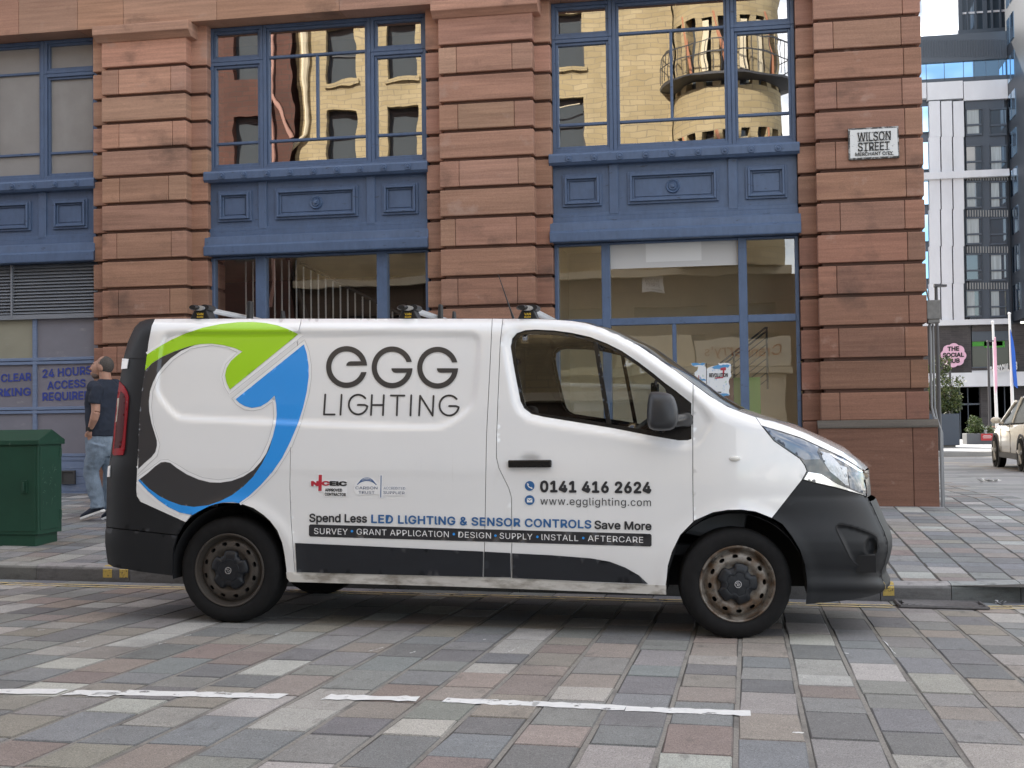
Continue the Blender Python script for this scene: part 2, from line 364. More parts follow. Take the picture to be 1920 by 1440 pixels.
b = MB(); b.box(-2, 60, 38.55, 38.85, -.3, .235, (.30, .30, .295)); b.box(-2, 60, 38.85, 60, -.9, .2425, (.34, .35, .355)); 
tag(b.build('far_pavement', M_side), kind='structure')
# painted lines
def paint_mat(name, col, lo, hi, sc):
    m = mat(name, col, rough=.6, noise=((30,)*3, .1)); t = m.node_tree; N = t.nodes; K = t.links.new
    o = N['Material Output']; bs = N['Principled BSDF']; tr = N.new('ShaderNodeBsdfTransparent'); ms = N.new('ShaderNodeMixShader'); tcn = N.new('ShaderNodeTexCoord')
    n = N.new('ShaderNodeTexNoise'); n.inputs['Scale'].default_value = sc; n.inputs['Detail'].default_value = 9; n.inputs['Roughness'].default_value = .7
    q = N.new('ShaderNodeMapRange'); q.inputs[1].default_value = lo; q.inputs[2].default_value = hi
    K(tcn.outputs['Object'], n.inputs['Vector']); K(n.outputs['Fac'], q.inputs[0]); K(q.outputs[0], ms.inputs[0]); K(tr.outputs[0], ms.inputs[1]); K(bs.outputs[0], ms.inputs[2]); K(ms.outputs[0], o.inputs[0]); return m
M_wline = paint_mat('worn_white_paint', (.70, .705, .69), .355, .43, 10); M_yline = paint_mat('worn_yellow_paint', (.58, .46, .22), .40, .48, 7); M_ymark = paint_mat('kerb_yellow_paint', (.46, .33, .08), .38, .44, 60)
def wl(mb, pa, pb, w0=.118, rag=.014):
    A = atG(*pa, road_z); B = atG(*pb, road_z); n = max(6, int((B-A)[0]/.035)); lo = []; hi = []
    for k in range(n+1):
        p = A+(B-A)*k/n; e = random.uniform(.75, 1.05)
        lo.append((p[0], p[1]-w0/2*e+random.uniform(-rag, rag)*.6)); hi.append((p[0]+random.uniform(-.01, .01), p[1]+w0/2*e+random.uniform(-rag, rag)*.6))
    P = [(x, y, road_z(x, y)+.0021) for x, y in lo]+[(x, y, road_z(x, y)+.0021) for x, y in hi]
    mb.add(P, [(k, k+1, n+2+k, n+1+k) for k in range(n)])
b = MB()
for a, c in (((-60, 1296), (118, 1297)), ((128, 1299), (222, 1300)), ((172, 1302), (214, 1303)), ((228, 1299), (530, 1306)), ((610, 1307), (786, 1311)), ((832, 1313), (1008, 1321)), ((1000, 1320), (1172, 1328)), ((1174, 1329), (1408, 1338))): wl(b, a, c)
for a, c in (((144, 1206), (160, 1202)), ((295, 1209), (310, 1206)), ((345, 1194), (357, 1191)), ((515, 1191), (522, 1189)), ((690, 1222), (720, 1214)), ((770, 1225), (780, 1222)), ((955, 1222), (975, 1213)), ((905, 1200), (912, 1199)), ((1583, 1225), (1590, 1226)), ((1485, 1374), (1508, 1375)), ((1655, 1200), (1678, 1226)), ((72, 1182), (84, 1181))): wl(b, a, c, .02, .01)
tag(b.build('parking_line', M_wline), kind='structure')
b = MB()
for off in (.27, .40):
    for x0, x1 in ((-13, .98), (1.62, 6)):
        n = int((x1-x0)/.06); xs = [x0+(x1-x0)*k/n for k in range(n+1)]
        P = [(x, kerb_line(x)-off-.022+random.uniform(-.006, .006), 0) for x in xs]+[(x, kerb_line(x)-off+.022+random.uniform(-.006, .006), 0) for x in xs]
        b.add([(x, y, road_z(x, y)+.0045) for x, y, _ in P], [(k, k+1, n+2+k, n+1+k) for k in range(n)])
tag(b.build('yellow_line', M_yline), kind='structure')
b = MB()
for px0, px1, pyt, pyb in ((193, 210, 1060, 1083), (224, 240, 1062, 1083), (1656, 1677, 1098, 1117)):
    A = atY(px0, pyb, YK-.003); B = atY(px1, pyb, YK-.003); xa, xb = A[0], B[0]; T = zs((xa+xb)/2, YK+.19)
    b.poly([(xa, YK-.004, A[2]), (xb, YK-.004, B[2]), (xb, YK-.003, T-.028), (xa, YK-.003, T-.028)]); b.poly([(xa, YK-.003, T-.028), (xb, YK-.003, T-.028), (xb, YK+.03, T+.003), (xa, YK+.03, T+.003)])
    b.poly([(xa, YK+.03, T+.003), (xb, YK+.03, T+.003), (xb, YK+.11, T+.005), (xa+.02, YK+.10, T+.005)])
tag(b.build('kerb_marking', M_ymark), kind='structure')

# ================================================================== RED SANDSTONE BUILDING
M_stone = mat('red_sandstone', (1, 1, 1), rough=.85, spec=.25, attr=True, noise=[((1.2, 1.2, 30), .20), ((.6, .6, 7), .16), ((90,)*3, .18)],
              noise2=[((1.3, 1.3, 2.0), .58, .75, (.095, .065, .052), .7), ((2.2, 2.2, 2.6), .62, .72, (.45, .32, .26), .5), ((.6, .6, 5), .58, .8, (.20, .10, .078), .5)], bump=((14, 14, 70), .35, .006))
M_dark = mat('dark_joint', (.07, .05, .045), rough=.95)
M_blue = mat('blue_paint', (.080, .124, .215), rough=.42, spec=.5, noise=[((3, 3, 3), .12), ((25, 25, 8), .10)], noise2=[((7, 7, 26), .63, .70, (.035, .045, .07), .85), ((1.3, 1.3, 2), .58, .8, (.12, .15, .22), .5)], bump=((30,)*3, .12, .004))
M_glass = glass('window_glass', (.62, .66, .66), f0=.48, wav=(1.7, .0013))
M_glass2 = glass('shop_glass', (.92, .93, .92), f0=.20, wav=(1.4, .0016))
M_frost = mat('filmed_glass', (.27, .262, .25), rough=.30, spec=.5, noise=[((2, 2, 3), .10)], noise2=[((1.4, 1.4, .7), .55, .75, (.36, .36, .35), .5)])
M_room = mat('room_plaster', (.32, .29, .24), rough=.9); M_roomdark = mat('room_dark', (.06, .06, .06), rough=.9)
BLD = thing('red_sandstone_building', (-3, 16, .25), 'red sandstone corner building with banded pilasters and blue framed windows behind the van', 'building')
J = [1.22, 1.585, 1.955, 2.34, 2.705, 3.075, 3.445, 3.82, 4.185, 4.545, 4.90, 5.255, 5.61, 5.975, 6.33]
ST = (.335, .165, .118)
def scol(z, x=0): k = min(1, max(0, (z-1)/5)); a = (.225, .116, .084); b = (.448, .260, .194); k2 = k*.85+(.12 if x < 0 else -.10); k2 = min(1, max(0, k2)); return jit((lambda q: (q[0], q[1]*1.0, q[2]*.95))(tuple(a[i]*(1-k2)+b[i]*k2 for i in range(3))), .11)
PILS = ((-8.27, -7.09), (-3.72, -2.53), (.85, 2.07)); STRIP = ((.215, .22), (.21, .195), (.205, None))
YF = 15.45
for (xl, xr), (sl, sr) in zip(PILS, STRIP):
    b = MB(); back = 16.2; c0 = (.13, .075, .058)
    b.box(xl+.05, xr-.045, YF+.05, back, 0, 6.48, c0)
    for i in range(len(J)-1):
        z0, z1 = J[i], J[i+1]-.042
        if i == len(J)-2: z1 = 6.36
        cuts = [xl, xr]
        if i % 2 == 0 and i != len(J)-2: w = xr-xl; cuts = [xl, xl+w*random.uniform(.15, .22), xl+w*random.uniform(.78, .84), xr]
        elif xl > 0: cuts = [xl, xl+(xr-xl)*.835, xr]
        for a, d in zip(cuts[:-1], cuts[1:]):
            g0 = .0022 if a != xl else 0; g1 = .0022 if d != xr else 0
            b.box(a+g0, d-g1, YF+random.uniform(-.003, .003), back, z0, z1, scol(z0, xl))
    # side strips
    for s, wd in ((-1, sl), (1, sr)):
        if wd is None: continue
        xa, xb = (xl-wd, xl+.04) if s < 0 else (xr-.04, xr+wd)
        b.box(xa+.03 if s < 0 else xa, xb if s < 0 else xb-.03, YF+.22, back-.01, 0, 6.5, c0)
        for i in range(len(J)-1):
            z0, z1 = J[i], J[i+1]-.042 if i < len(J)-2 else 6.5
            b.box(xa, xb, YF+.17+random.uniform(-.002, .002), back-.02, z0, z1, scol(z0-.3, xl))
    # plinth with chamfered weathering
    pl, pr2 = xl-.04, xr+.075
    for a, d in (((pl, xl+(xr-xl)*.83), (xl+(xr-xl)*.83+.004, pr2)) if xl > 0 else ((pl, pr2),)):
        q = [(YF-.12, -.2), (YF-.12, 1.14), (YF-.03, 1.208), (back, 1.208), (back, -.2)]
        b.extr([(a, y, z) for y, z in q], (d-a, 0, 0), jit((.165, .088, .062), .05))
    if sl: b.box(xl-sl, pl-.001, YF+.11, back-.03, -.2, 1.21, jit((.17, .09, .065), .05))
    if sr: b.box(pr2+.001, xr+sr, YF+.11, back-.03, -.2, 1.21, jit((.17, .09, .065), .05))
    # capital
    q = [(YF-.02, 6.30), (YF-.06, 6.33), (YF-.10, 6.36), (YF-.12, 6.37), (YF-.12, 6.49), (back, 6.49), (back, 6.30)]
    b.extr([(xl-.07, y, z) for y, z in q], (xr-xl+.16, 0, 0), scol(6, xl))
    b.build('pilaster', M_stone, BLD, bevel=.010, seg=2)
# dark weathered ledge on the corner plinth
b = MB(); q = [(YF-.135, 1.125), (YF-.135, 1.15), (YF-.035, 1.222), (YF+.0, 1.212)]
b.extr([(.80, y, z) for y, z in q], (1.36, 0, 0), (.10, .088, .075)); b.build('plinth_ledge', M_stone, BLD, bevel=.006)
# lintel course and the upper storeys
b = MB(); cuts = [-40, -16.5, -14.2, -12.2, -10.9, -9.45, -8.6, -7.95, -6.65, -5.0, -3.6, -2.2, -.8, .6, 2.12]
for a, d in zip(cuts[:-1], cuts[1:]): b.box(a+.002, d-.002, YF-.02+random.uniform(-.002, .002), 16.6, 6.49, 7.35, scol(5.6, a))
b.build('lintel_course', M_stone, BLD, bevel=.006)
b = MB(); b.box(-40, 2.07, YF+.05, 16.6, 7.35, 28, ST); b.box(1.5, 2.07, 16.6, 48, 7.35, 28, ST); b.box(1.5, 2.06, 16.6, 48, 0, 7.35, (.62, .55, .45)); b.box(-40, 1.5, 47.5, 48, 0, 28, ST)  # unseen side wall: stretched deep to shade the street, paled low to bounce light
b.box(-40, -39.5, 15.6, 48, 0, 28, ST); b.box(-40, -11.43, 15.6, 16.4, 0, 6.48, ST); b.box(1.2, 1.5, 16.2, 16.6, 0, 6.5, ST); b.build('wall', M_stone, BLD)
b = MB(); b.box(-40.3, 2.5, 15.0, 48.3, 28, 28.5, (.2, .1, .08)); b.build('roof', M_stone, BLD)
def ring(mb, x0, x1, z0, z1, w, y0, y1, wt=None):
    wt = wt or w
    mb.box(x0, x0+w, y0, y1, z0, z1); mb.box(x1-w, x1, y0, y1, z0, z1); mb.box(x0+w, x1-w, y0, y1, z0, z0+wt); mb.box(x0+w, x1-w, y0, y1, z1-wt, z1)
def pane(parent, x0, x1, z0, z1, m, y=15.805, name='pane'):
    b = MB(); b.poly([(x0, y, z0), (x1, y, z0), (x1, y, z1), (x0, y, z1)]); return b.build(name, m, parent)
def bay(x0, x1, m1, m2, lower):
    gm = M_frost if lower == 'garage' else M_glass
    def sash(a, d, z0, z1, zb, xb=None, ztop=None, mbar=None):
        b = MB(); ring(b, a, d, z0, z1, .045, 15.745, 15.86); ring(b, a+.046, d-.046, z0+.046, z1-.046, .032, 15.768, 15.85)
        ia, id_, iz0, iz1 = a+.078, d-.078, z0+.078, z1-.078; cells = []
        if zb: b.box(ia, id_, 15.772, 15.845, zb-.016, zb+.016)
        if ztop: b.box(ia, id_, 15.772, 15.845, ztop-.016, ztop+.016)
        lo = zb+.016 if zb else iz0; hi = ztop-.016 if ztop else iz1
        if xb: b.box(xb-.016, xb+.016, 15.774, 15.843, lo, hi); cells += [(ia, xb-.016, lo, hi), (xb+.016, id_, lo, hi)]
        else: cells.append((ia, id_, lo, hi))
        if zb: cells.append((ia, id_, iz0, zb-.016))
        if ztop: cells.append((ia, id_, ztop+.016, iz1))
        o = b.build('window', M_blue, BLD, bevel=.004, seg=1)
        for c in cells: pane(o, c[0]-.004, c[1]+.004, c[2]-.004, c[3]+.004, gm)
    for a, d in ((x0, m1), (m2, x1)):
        sash(a+.002, d-.002, 6.03, 6.485, None); sash(a+.002, d-.002, 4.60, 6.027, 4.955)
    sash(m1+.002, m2-.002, 4.60, 6.485, 4.955, xb=(m1+m2)/2, ztop=6.06)
    # spandrel
    b = MB(); b.box(x0, x1, 15.72, 15.9, 3.72, 4.60)
    for xm in (m1, m2): b.box(xm-.055, xm+.055, 15.695, 15.722, 3.80, 4.42)
    b.box(x0, x1, 15.70, 15.722, 3.78, 3.83); o = b.build('spandrel', M_blue, BLD, bevel=.004, seg=1)
    for a, d in ((x0+.12, m1-.15), (m1+.17, m2-.17), (m2+.15, x1-.12)):
        b = MB(); 
        for k, (i0, i1, yy) in enumerate(((0, .03, 15.690), (.03, .058, 15.662), (.058, .082, 15.700))): ring(b, a+i0, d-i0, 3.91+i0, 4.31-i0, i1-i0, yy, 15.7215)
        b.box(a+.09, d-.09, 15.708, 15.7215, 4.0, 4.22); b.build('panel_moulding', M_blue, o, bevel=.004, seg=1)
    b = MB(); xm = (m1+m2)/2; b.lathe([(.0, -.06), (.02, -.058), (.026, -.03), (.045, -.034), (.052, -.014), (.075, -.028), (.088, 0), (.088, .01)], (xm, 15.707, 4.11), 'Y', 24); b.build('rosette', M_blue, o, smooth=35)
    b = MB(); q = [(15.82, 4.42), (15.62, 4.42), (15.585, 4.45), (15.585, 4.535), (15.60, 4.56), (15.74, 4.585), (15.82, 4.585)]
    b.extr([(x0-.03, y, z) for y, z in q], (x1-x0+.06, 0, 0))
    n = 9
    for k in range(n): b.lathe([(0, -.034), (.015, -.032), (.02, -.012), (.038, -.014), (.046, 0), (.046, .01)], (x0+.22+(x1-x0-.44)*k/(n-1), 15.586, 4.492), 'Y', 14)
    b.build('sill_moulding', M_blue, BLD, smooth=30)
    b = MB(); q = [(15.82, 3.46), (15.58, 3.46), (15.575, 3.475), (15.575, 3.575), (15.60, 3.59), (15.61, 3.60), (15.62, 3.70), (15.64, 3.71), (15.69, 3.715), (15.69, 3.78), (15.82, 3.79)]
    b.extr([(x0-.03, y, z) for y, z in q], (x1-x0+.06, 0, 0)); b.build('cornice_moulding', M_blue, BLD, bevel=.003, seg=1)
bay(-11.42, -8.49, -10.72, -9.27, 'garage'); bay(-6.885, -3.945, -6.15, -4.69, 'glass'); bay(-2.335, .64, -1.575, -.125, 'glass')
# shop windows below
def shop(x0, x1, m1, m2, wm, zt, zr, mid=None, zb=.78):
    o = MB(); o.box(x0, x0+.045, 15.745, 15.87, zb, 3.455); o.box(x1-.045, x1, 15.745, 15.87, zb, 3.455)
    for m in (m1, m2): o.box(m-wm, m+wm, 15.74, 15.875, zb, 3.455)
    xs = [x0+.045, m1-wm, m1+wm, m2-wm, m2+wm, x1-.045]
    for a, d in zip(xs[0::2], xs[1::2]):
        if zr: o.box(a, d, 15.742, 15.872, zr[0], zr[1])
        o.box(a, d, 15.742, 15.872, zb, zb+.07); o.box(a, d, 15.746, 15.87, 3.43, 3.455)
    if mid: o.box(mid-.024, mid+.024, 15.744, 15.872, zb+.07, zr[0])
    f = o.build('window', M_blue, BLD, bevel=.005, seg=1)
    for i, (a, d) in enumerate(zip(xs[0::2], xs[1::2])):
        if zr:
            pane(f, a, d, zr[1], 3.43, M_glass2)
            if mid and i == 1: pane(f, a, mid-.024, zb+.07, zr[0], M_glass2); pane(f, mid+.024, d, zb+.07, zr[0], M_glass2)
            else: pane(f, a, d, zb+.07, zr[0], M_glass2)
        else: pane(f, a, d, zb+.07, 3.43, M_glass2)
    b = MB(); b.box(x0, x1, 15.60, 15.9, 0, zb-.003); b.build('stall_riser', M_blue, BLD, bevel=.006)
shop(-6.885, -3.945, -6.20, -4.565, .068, 3.45, None); shop(-2.335, .64, -1.695, -.027, .052, 3.45, (2.425, 2.512), -.866)
# rooms behind
b = MB(); b.box(-2.4, 1.2, 17.5, 17.6, .2, 3.6); b.box(-2.43, -2.4, 16.2, 19.4, .2, 3.6); b.box(-8.6, -8.57, 16.2, 19.4, .2, 3.6); b.box(-12, 1.4, 16.2, 19.6, .15, .3); b.box(-12, 1.4, 15.95, 22.6, 3.56, 3.72); b.box(1.2, 1.23, 16.2, 19.4, .3, 3.55)
it_ = b; b = MB(); b.box(-11.6, -2.4, 19.4, 19.6, .2, 3.6); b.build('back_wall', M_roomdark, BLD); b = it_; b.build('interior', mat('shop_interior', (.78, .66, .46), rough=.9, noise=((1, 1, 1), .12)), BLD)
b = MB(); b.box(-12.5, 1.4, 22.4, 22.6, 3.72, 7.2); b.box(-12.5, 1.4, 16.5, 22.5, 6.9, 7.0); b.box(-12.6, -12.5, 16.2, 22.5, 3.6, 7); b.build('upper_interior', M_roomdark, BLD)
b = MB(); 
for k in range(24): x = -6.75+k*.104; b.tube([(x, 16.6, .5), (x, 16.6, 3.5 if x < -6.0 else max(1.2, 3.42-(x+5.95)*.52))], .011, 6)
b.build('baluster', mat('pale_metal', (.75, .75, .74), rough=.5), BLD)
b = MB(); b.tube([(-5.95, 16.55, 3.45), (-3.9, 16.55, 2.38)], .022, 6); b.tube([(-6.2, 16.7, 3.6), (-5.5, 16.7, 1.5)], .03, 6); b.box(-8.5, -2.5, 16.9, 16.95, .3, 2.5)
b.build('stair_string', M_roomdark, BLD)
b = MB(); P0 = (-1.2, 16.7, 1.30); P1 = (.25, 16.7, 2.42)
for dz in (.0, -.05): b.tube([(P0[0], P0[1], P0[2]+dz), (P1[0], P1[1], P1[2]+dz)], .014, 6)
for k in range(7): dz = -.13-.09*k; b.tube([(P0[0], 16.7, P0[2]+dz), (P1[0], 16.7, P1[2]+dz)], .006, 5)
for k in range(4): x = -1.0+k*.42; z = 1.30+(x+1.2)*.772; b.tube([(x, 16.7, z-.8), (x, 16.7, z)], .014, 6)
b.build('stair_rail', M_roomdark, BLD)
b = MB(); b.box(-1.64, -.085, 15.799, 15.803, 3.13, 3.43); b.build('blind', mat('white_blind', (.50, .495, .485), rough=.7), BLD)
b = MB(); b.box(-1.20, -.52, 15.796, 15.7985, 3.20, 3.43); b.build('paper_notice', mat('white_card', (.62, .62, .61), rough=.7), BLD)
b = MB(); b.box(-.16, .16, 15.95, 16.0, .8, 1.76); b.build('green_panel', mat('green_panel_paint', (.14, .30, .04), rough=.5), BLD)
b = MB(); b.box(-.42, -.165, 15.97, 16.0, .8, 1.75); b.build('red_panel', mat('red_panel_paint', (.16, .03, .03), rough=.5), BLD)
# garage bay: louvre, boarded door, lettering
YD = 15.78
b = MB(); zz = 2.79
while zz < 3.42:
    b.hexa([(-11.4, YD-.06, zz), (-8.49, YD-.06, zz), (-8.49, YD+.0, zz+.045), (-11.4, YD+.0, zz+.045), (-11.4, YD-.055, zz+.008), (-8.49, YD-.055, zz+.008), (-8.49, YD+.005, zz+.053), (-11.4, YD+.005, zz+.053)]); zz += .0437
for x in (-9.73, -10.9): b.box(x-.012, x+.012, YD-.075, YD+.02, 2.74, 3.45)
b.box(-11.42, -8.49, YD-.07, YD+.03, 2.715, 2.775); b.box(-11.42, -8.49, YD+.03, YD+.05, 2.7, 3.46)
b.build('louvre', mat('grey_louvre_paint', (.20, .215, .24), rough=.55, noise=((3, 3, 20), .15)), BLD)
DR = MB(); M_dblue = mat('door_blue_paint', (.15, .20, .31), rough=.55, noise=[((4, 4, 30), .16)], noise2=[((6, 6, 14), .60, .72, (.26, .29, .34), .5), ((9, 9, 9), .68, .74, (.07, .08, .1), .7)])
zrow = [(.30, .86), (.86, 1.49), (1.49, 2.15), (2.15, 2.715)]; xcol = [-11.42, -10.35, -9.42, -8.49]
for z in (.86, 1.49, 2.15): DR.box(-11.42, -8.49, YD-.03, YD+.04, z-.045, z-.004); DR.box(-11.42, -8.49, YD-.035, YD+.04, z+.004, z+.045)
for x in xcol[1:3]: DR.box(x-.03, x+.03, YD-.028, YD+.04, .86, 2.715)
k = 0.30
while k < .80: DR.box(-11.42, -8.49, YD-.025, YD+.04, k, k+.098); k += .10
door = DR.build('garage_door', M_dblue, BLD, bevel=.004, seg=1)
M_board = mat('grey_board', (1, 1, 1), rough=.6, attr=True, noise=[((2, 2, 3), .10)], noise2=[((3, 3, 8), .62, .72, (.34, .34, .33), .5)])
for i in range(3):
    for j in range(1, 4):
        b = MB(); x0, x1 = xcol[i]+.03*(i > 0), xcol[i+1]-.03*(i < 2); z0, z1 = zrow[j][0]+.045, zrow[j][1]-(.045 if j < 3 else 0)
        b.box(x0, x1, YD, YD+.03, z0, z1, (.26, .25, .19) if (j == 3 and i == 1) else jit((.185, .183, .215), .06)); b.build('board', M_board, door)
def wall_text(name, lines, m, parent, Y, bold=.02, spacing=1.0):
    b = MB()
    for s, a, d, cap in lines:
        P, Fs = text_px(s, a, d, cap, bold, spacing); lay = list(LAYER); [b.poly([atY(*P[i], Y-lay[i]*6e-4-(q_ % 11)*1.1e-4) for i in f]) for q_, f in enumerate(Fs)]
    return b.build(name, m, parent)
M_letter = mat('blue_lettering', (.035, .06, .30), rough=.5)
wall_text('lettering', [('24 HOURS', (80, 708), (171, 701), 14.5), ('ACCESS', (89, 730), (160, 725), 14), ('REQUIRED', (80, 751), (169, 748), 14.5), ('CLEAR', (2, 716), (58, 713), 14), ('PARKING', (-34, 744), (57, 741), 14)], M_letter, door, YD-.004)
b = MB(); ring(b, -9.02, -8.82, .50, .68, .02, YD-.06, YD-.02); b.box(-9.0, -8.84, YD-.045, YD-.025, .52, .66); b.build('vent_grille', M_roomdark, BLD)
# corner fittings: floodlight box and conduit down the side wall
b = MB(); xs_ = 2.07
b.tube([(xs_+.035, 15.52, 2.33), (xs_+.035, 15.52, 1.36), (xs_+.05, 15.46, 1.25), (xs_+.105, 15.36, 1.10), (xs_+.105, 15.33, .15)], .016, 6)
b.tube([(xs_+.075, 15.56, 2.33), (xs_+.075, 15.56, 1.36), (xs_+.09, 15.50, 1.22), (xs_+.13, 15.42, 1.06), (xs_+.13, 15.40, .15)], .013, 6); b.build('conduit', mat('grey_conduit', (.17, .175, .18), rough=.5), BLD, smooth=40)
b = MB(); b.box(xs_+.0, xs_+.15, 15.44, 15.62, 2.38, 2.60); b.box(xs_+.01, xs_+.14, 15.45, 15.6, 2.335, 2.38); b.tube([(xs_+.03, 15.5, 2.6), (xs_+.0, 15.5, 2.74)], .012, 6); b.build('junction_box', mat('weathered_grey_box', (.18, .175, .165), rough=.7, noise=((20,)*3, .25)), BLD, bevel=.008)

# street name plate
SIGN = thing('street_sign', (1.33, YF-.02, 4.35), 'white cast street name plate with dark raised letters on the corner pilaster', 'street sign')
M_plate = mat('chipped_white_enamel', (.72, .73, .72), rough=.4, noise2=[((16, 16, 16), .62, .68, (.06, .055, .05), .9)]); M_black = mat('black_lettering', (.02, .02, .02), rough=.5)
ys = YF-.035
def sp(x, y): return atY(x, y, ys)
b = MB(); C4 = [(1591.5, 300), (1686.5, 295), (1684.5, 236), (1590, 241)]; b.extr([sp(*c) for c in C4], (0, .034, 0)); b.build('plate_back', mat('dark_plate_rim', (.06, .058, .055), rough=.6, noise2=((25, 25, 25), .5, .6, (.5, .5, .49), .8)), SIGN, bevel=.004)
b = MB(); C4 = [(1594.5, 296.5), (1684, 292), (1682, 239.5), (1593.5, 244)]; b.extr([atY(x, y, ys-.004) for x, y in C4], (0, .003, 0)); b.build('plate', M_plate, SIGN)
wall_text('lettering', [('WILSON', (1608, 265.5), (1670, 262), 16.5), ('STREET', (1609, 283.5), (1668, 280.5), 15.5), ('MERCHANT CITY', (1604, 292.5), (1674, 289.5), 6.2)], M_black, SIGN, ys-.008, .012)
b = MB()   # slab serifs on the two large lines
for x0, x1, y0, y1, h in ((1608, 1670, 265.5, 262, 16.5), (1609, 1668, 283.5, 280.5, 15.5)):
    for k in range(12):
        x = x0+2+(x1-x0-4)*k/11; y = y0+(y1-y0)*(x-x0)/(x1-x0)
        for yy in (y, y-h+1.1): b.poly([atY(x-2.0, yy, ys-.0085), atY(x+2.0, yy-.1, ys-.0085), atY(x+2.0, yy-1.2, ys-.0085), atY(x-2.0, yy-1.1, ys-.0085)])
b.build('serif', M_black, SIGN)
# ================================================================== BUILDINGS ACROSS THE STREET (seen mirrored in the glass)
def brick(name, c1, c2, mort, sx, sy, axis='XZ', rough=.85, noise_amt=.15):
    m = bpy.data.materials.new(name); m.use_nodes = True; t = m.node_tree; N = t.nodes; K = t.links.new; bs = N['Principled BSDF']; bs.inputs['Roughness'].default_value = rough
    tcn = N.new('ShaderNodeTexCoord'); sx_ = N.new('ShaderNodeSeparateXYZ'); cb = N.new('ShaderNodeCombineXYZ'); br = N.new('ShaderNodeTexBrick')
    K(tcn.outputs['Object'], sx_.inputs[0]); K(sx_.outputs['X'], cb.inputs[0]); K(sx_.outputs['Z'], cb.inputs[1]); K(cb.outputs[0], br.inputs['Vector'])
    br.inputs['Color1'].default_value = (*c1, 1); br.inputs['Color2'].default_value = (*c2, 1); br.inputs['Mortar'].default_value = (*mort, 1)
    br.inputs['Scale'].default_value = 1; br.inputs['Brick Width'].default_value = sx; br.inputs['Row Height'].default_value = sy; br.inputs['Mortar Size'].default_value = .012
    n = N.new('ShaderNodeTexNoise'); n.inputs['Scale'].default_value = 1.3; n.inputs['Detail'].default_value = 6; K(tcn.outputs['Object'], n.inputs['Vector'])
    q = N.new('ShaderNodeMapRange'); q.inputs[1].default_value = .25; q.inputs[2].default_value = .75; q.inputs[3].default_value = 1-noise_amt; q.inputs[4].default_value = 1+noise_amt; K(n.outputs['Fac'], q.inputs[0])
    cc = N.new('ShaderNodeCombineColor'); [K(q.outputs[0], cc.inputs[i]) for i in range(3)]
    x = N.new('ShaderNodeMix'); x.data_type = 'RGBA'; x.blend_type = 'MULTIPLY'; x.inputs[0].default_value = 1; K(br.outputs['Color'], x.inputs[6]); K(cc.outputs[0], x.inputs[7]); K(x.outputs[2], bs.inputs['Base Color'])
    bm_ = N.new('ShaderNodeBump'); bm_.inputs['Strength'].default_value = .4; bm_.inputs['Distance'].default_value = .01; K(br.outputs['Fac'], bm_.inputs['Height']); bm_.invert = True; K(bm_.outputs[0], bs.inputs['Normal'])
    return m
M_buff = brick('buff_brick', (.47, .375, .215), (.40, .31, .165), (.31, .25, .16), .46, .16)
M_redb = brick('red_brick', (.125, .052, .036), (.10, .042, .030), (.075, .05, .04), .46, .16)  # darkened so the sunlit wall reads as shaded
M_brown = brick('brown_stone', (.16, .115, .08), (.13, .095, .065), (.07, .055, .045), 1.1, .4)
M_dglass = mat('dark_glazing', (.085, .10, .11), rough=.05, spec=.8); M_cream = mat('cream_render', (.74, .64, .45), rough=.8, noise=((1, 1, 1), .12)); M_wframe = mat('dark_window_frame', (.05, .05, .055), rough=.5)
M_white = mat('white_paint', (.78, .78, .76), rough=.5)
YO = -8.0
OPP = thing('brick_building', (-8, YO-1, 0), 'buff brick corner building across the street, mirrored in the upper windows', 'building')
b = MB(); wins = []
def wallgrid(mb, x0, x1, z0, z1, holes, y, dep=.3):
    xs = sorted({x0, x1, *[h[0] for h in holes], *[h[1] for h in holes]}); zs_ = sorted({z0, z1, *[h[2] for h in holes], *[h[3] for h in holes]})
    for a, c in zip(xs[:-1], xs[1:]):
        for d, e in zip(zs_[:-1], zs_[1:]):
            if any(h[0] <= (a+c)/2 <= h[1] and h[2] <= (d+e)/2 <= h[3] for h in holes): continue
            mb.poly([(c, y, d), (a, y, d), (a, y, e), (c, y, e)])
    for h in holes:
        for p, q in (((h[0], h[2]), (h[1], h[2])), ((h[1], h[2]), (h[1], h[3])), ((h[1], h[3]), (h[0], h[3])), ((h[0], h[3]), (h[0], h[2]))):
            mb.poly([(p[0], y, p[1]), (q[0], y, q[1]), (q[0], y-dep, q[1]), (p[0], y-dep, p[1])])
hol = [(x-.48, x+.48, z, z+1.75) for x in (-12.8, -10.75, -5.35) for z in (6.9, 9.7, 12.4, 15.3)]
wallgrid(b, -14.3, -2.1, 5.9, 19, hol, YO); b.box(-14.3, .9, -20, YO-.6, 5.9, 19); b.build('wall', M_buff, OPP)
for i, h in enumerate(hol):
    w = MB(); ring(w, h[0], h[1], h[2], h[3], .06, YO-.28, YO-.2); w.box(h[0], h[1], YO-.28, YO-.2, (h[2]+h[3])/2-.03, (h[2]+h[3])/2+.03); o = w.build('window', M_wframe, OPP); 
    p = MB(); p.poly([(h[1], YO-.26, h[2]), (h[0], YO-.26, h[2]), (h[0], YO-.26, h[3]), (h[1], YO-.26, h[3])]); p.build('pane', M_dglass, o)
    s = MB(); s.box(h[0]-.08, h[1]+.08, YO-.2, YO+.08, h[2]-.14, h[2]); s.build('sill', M_buff, o)
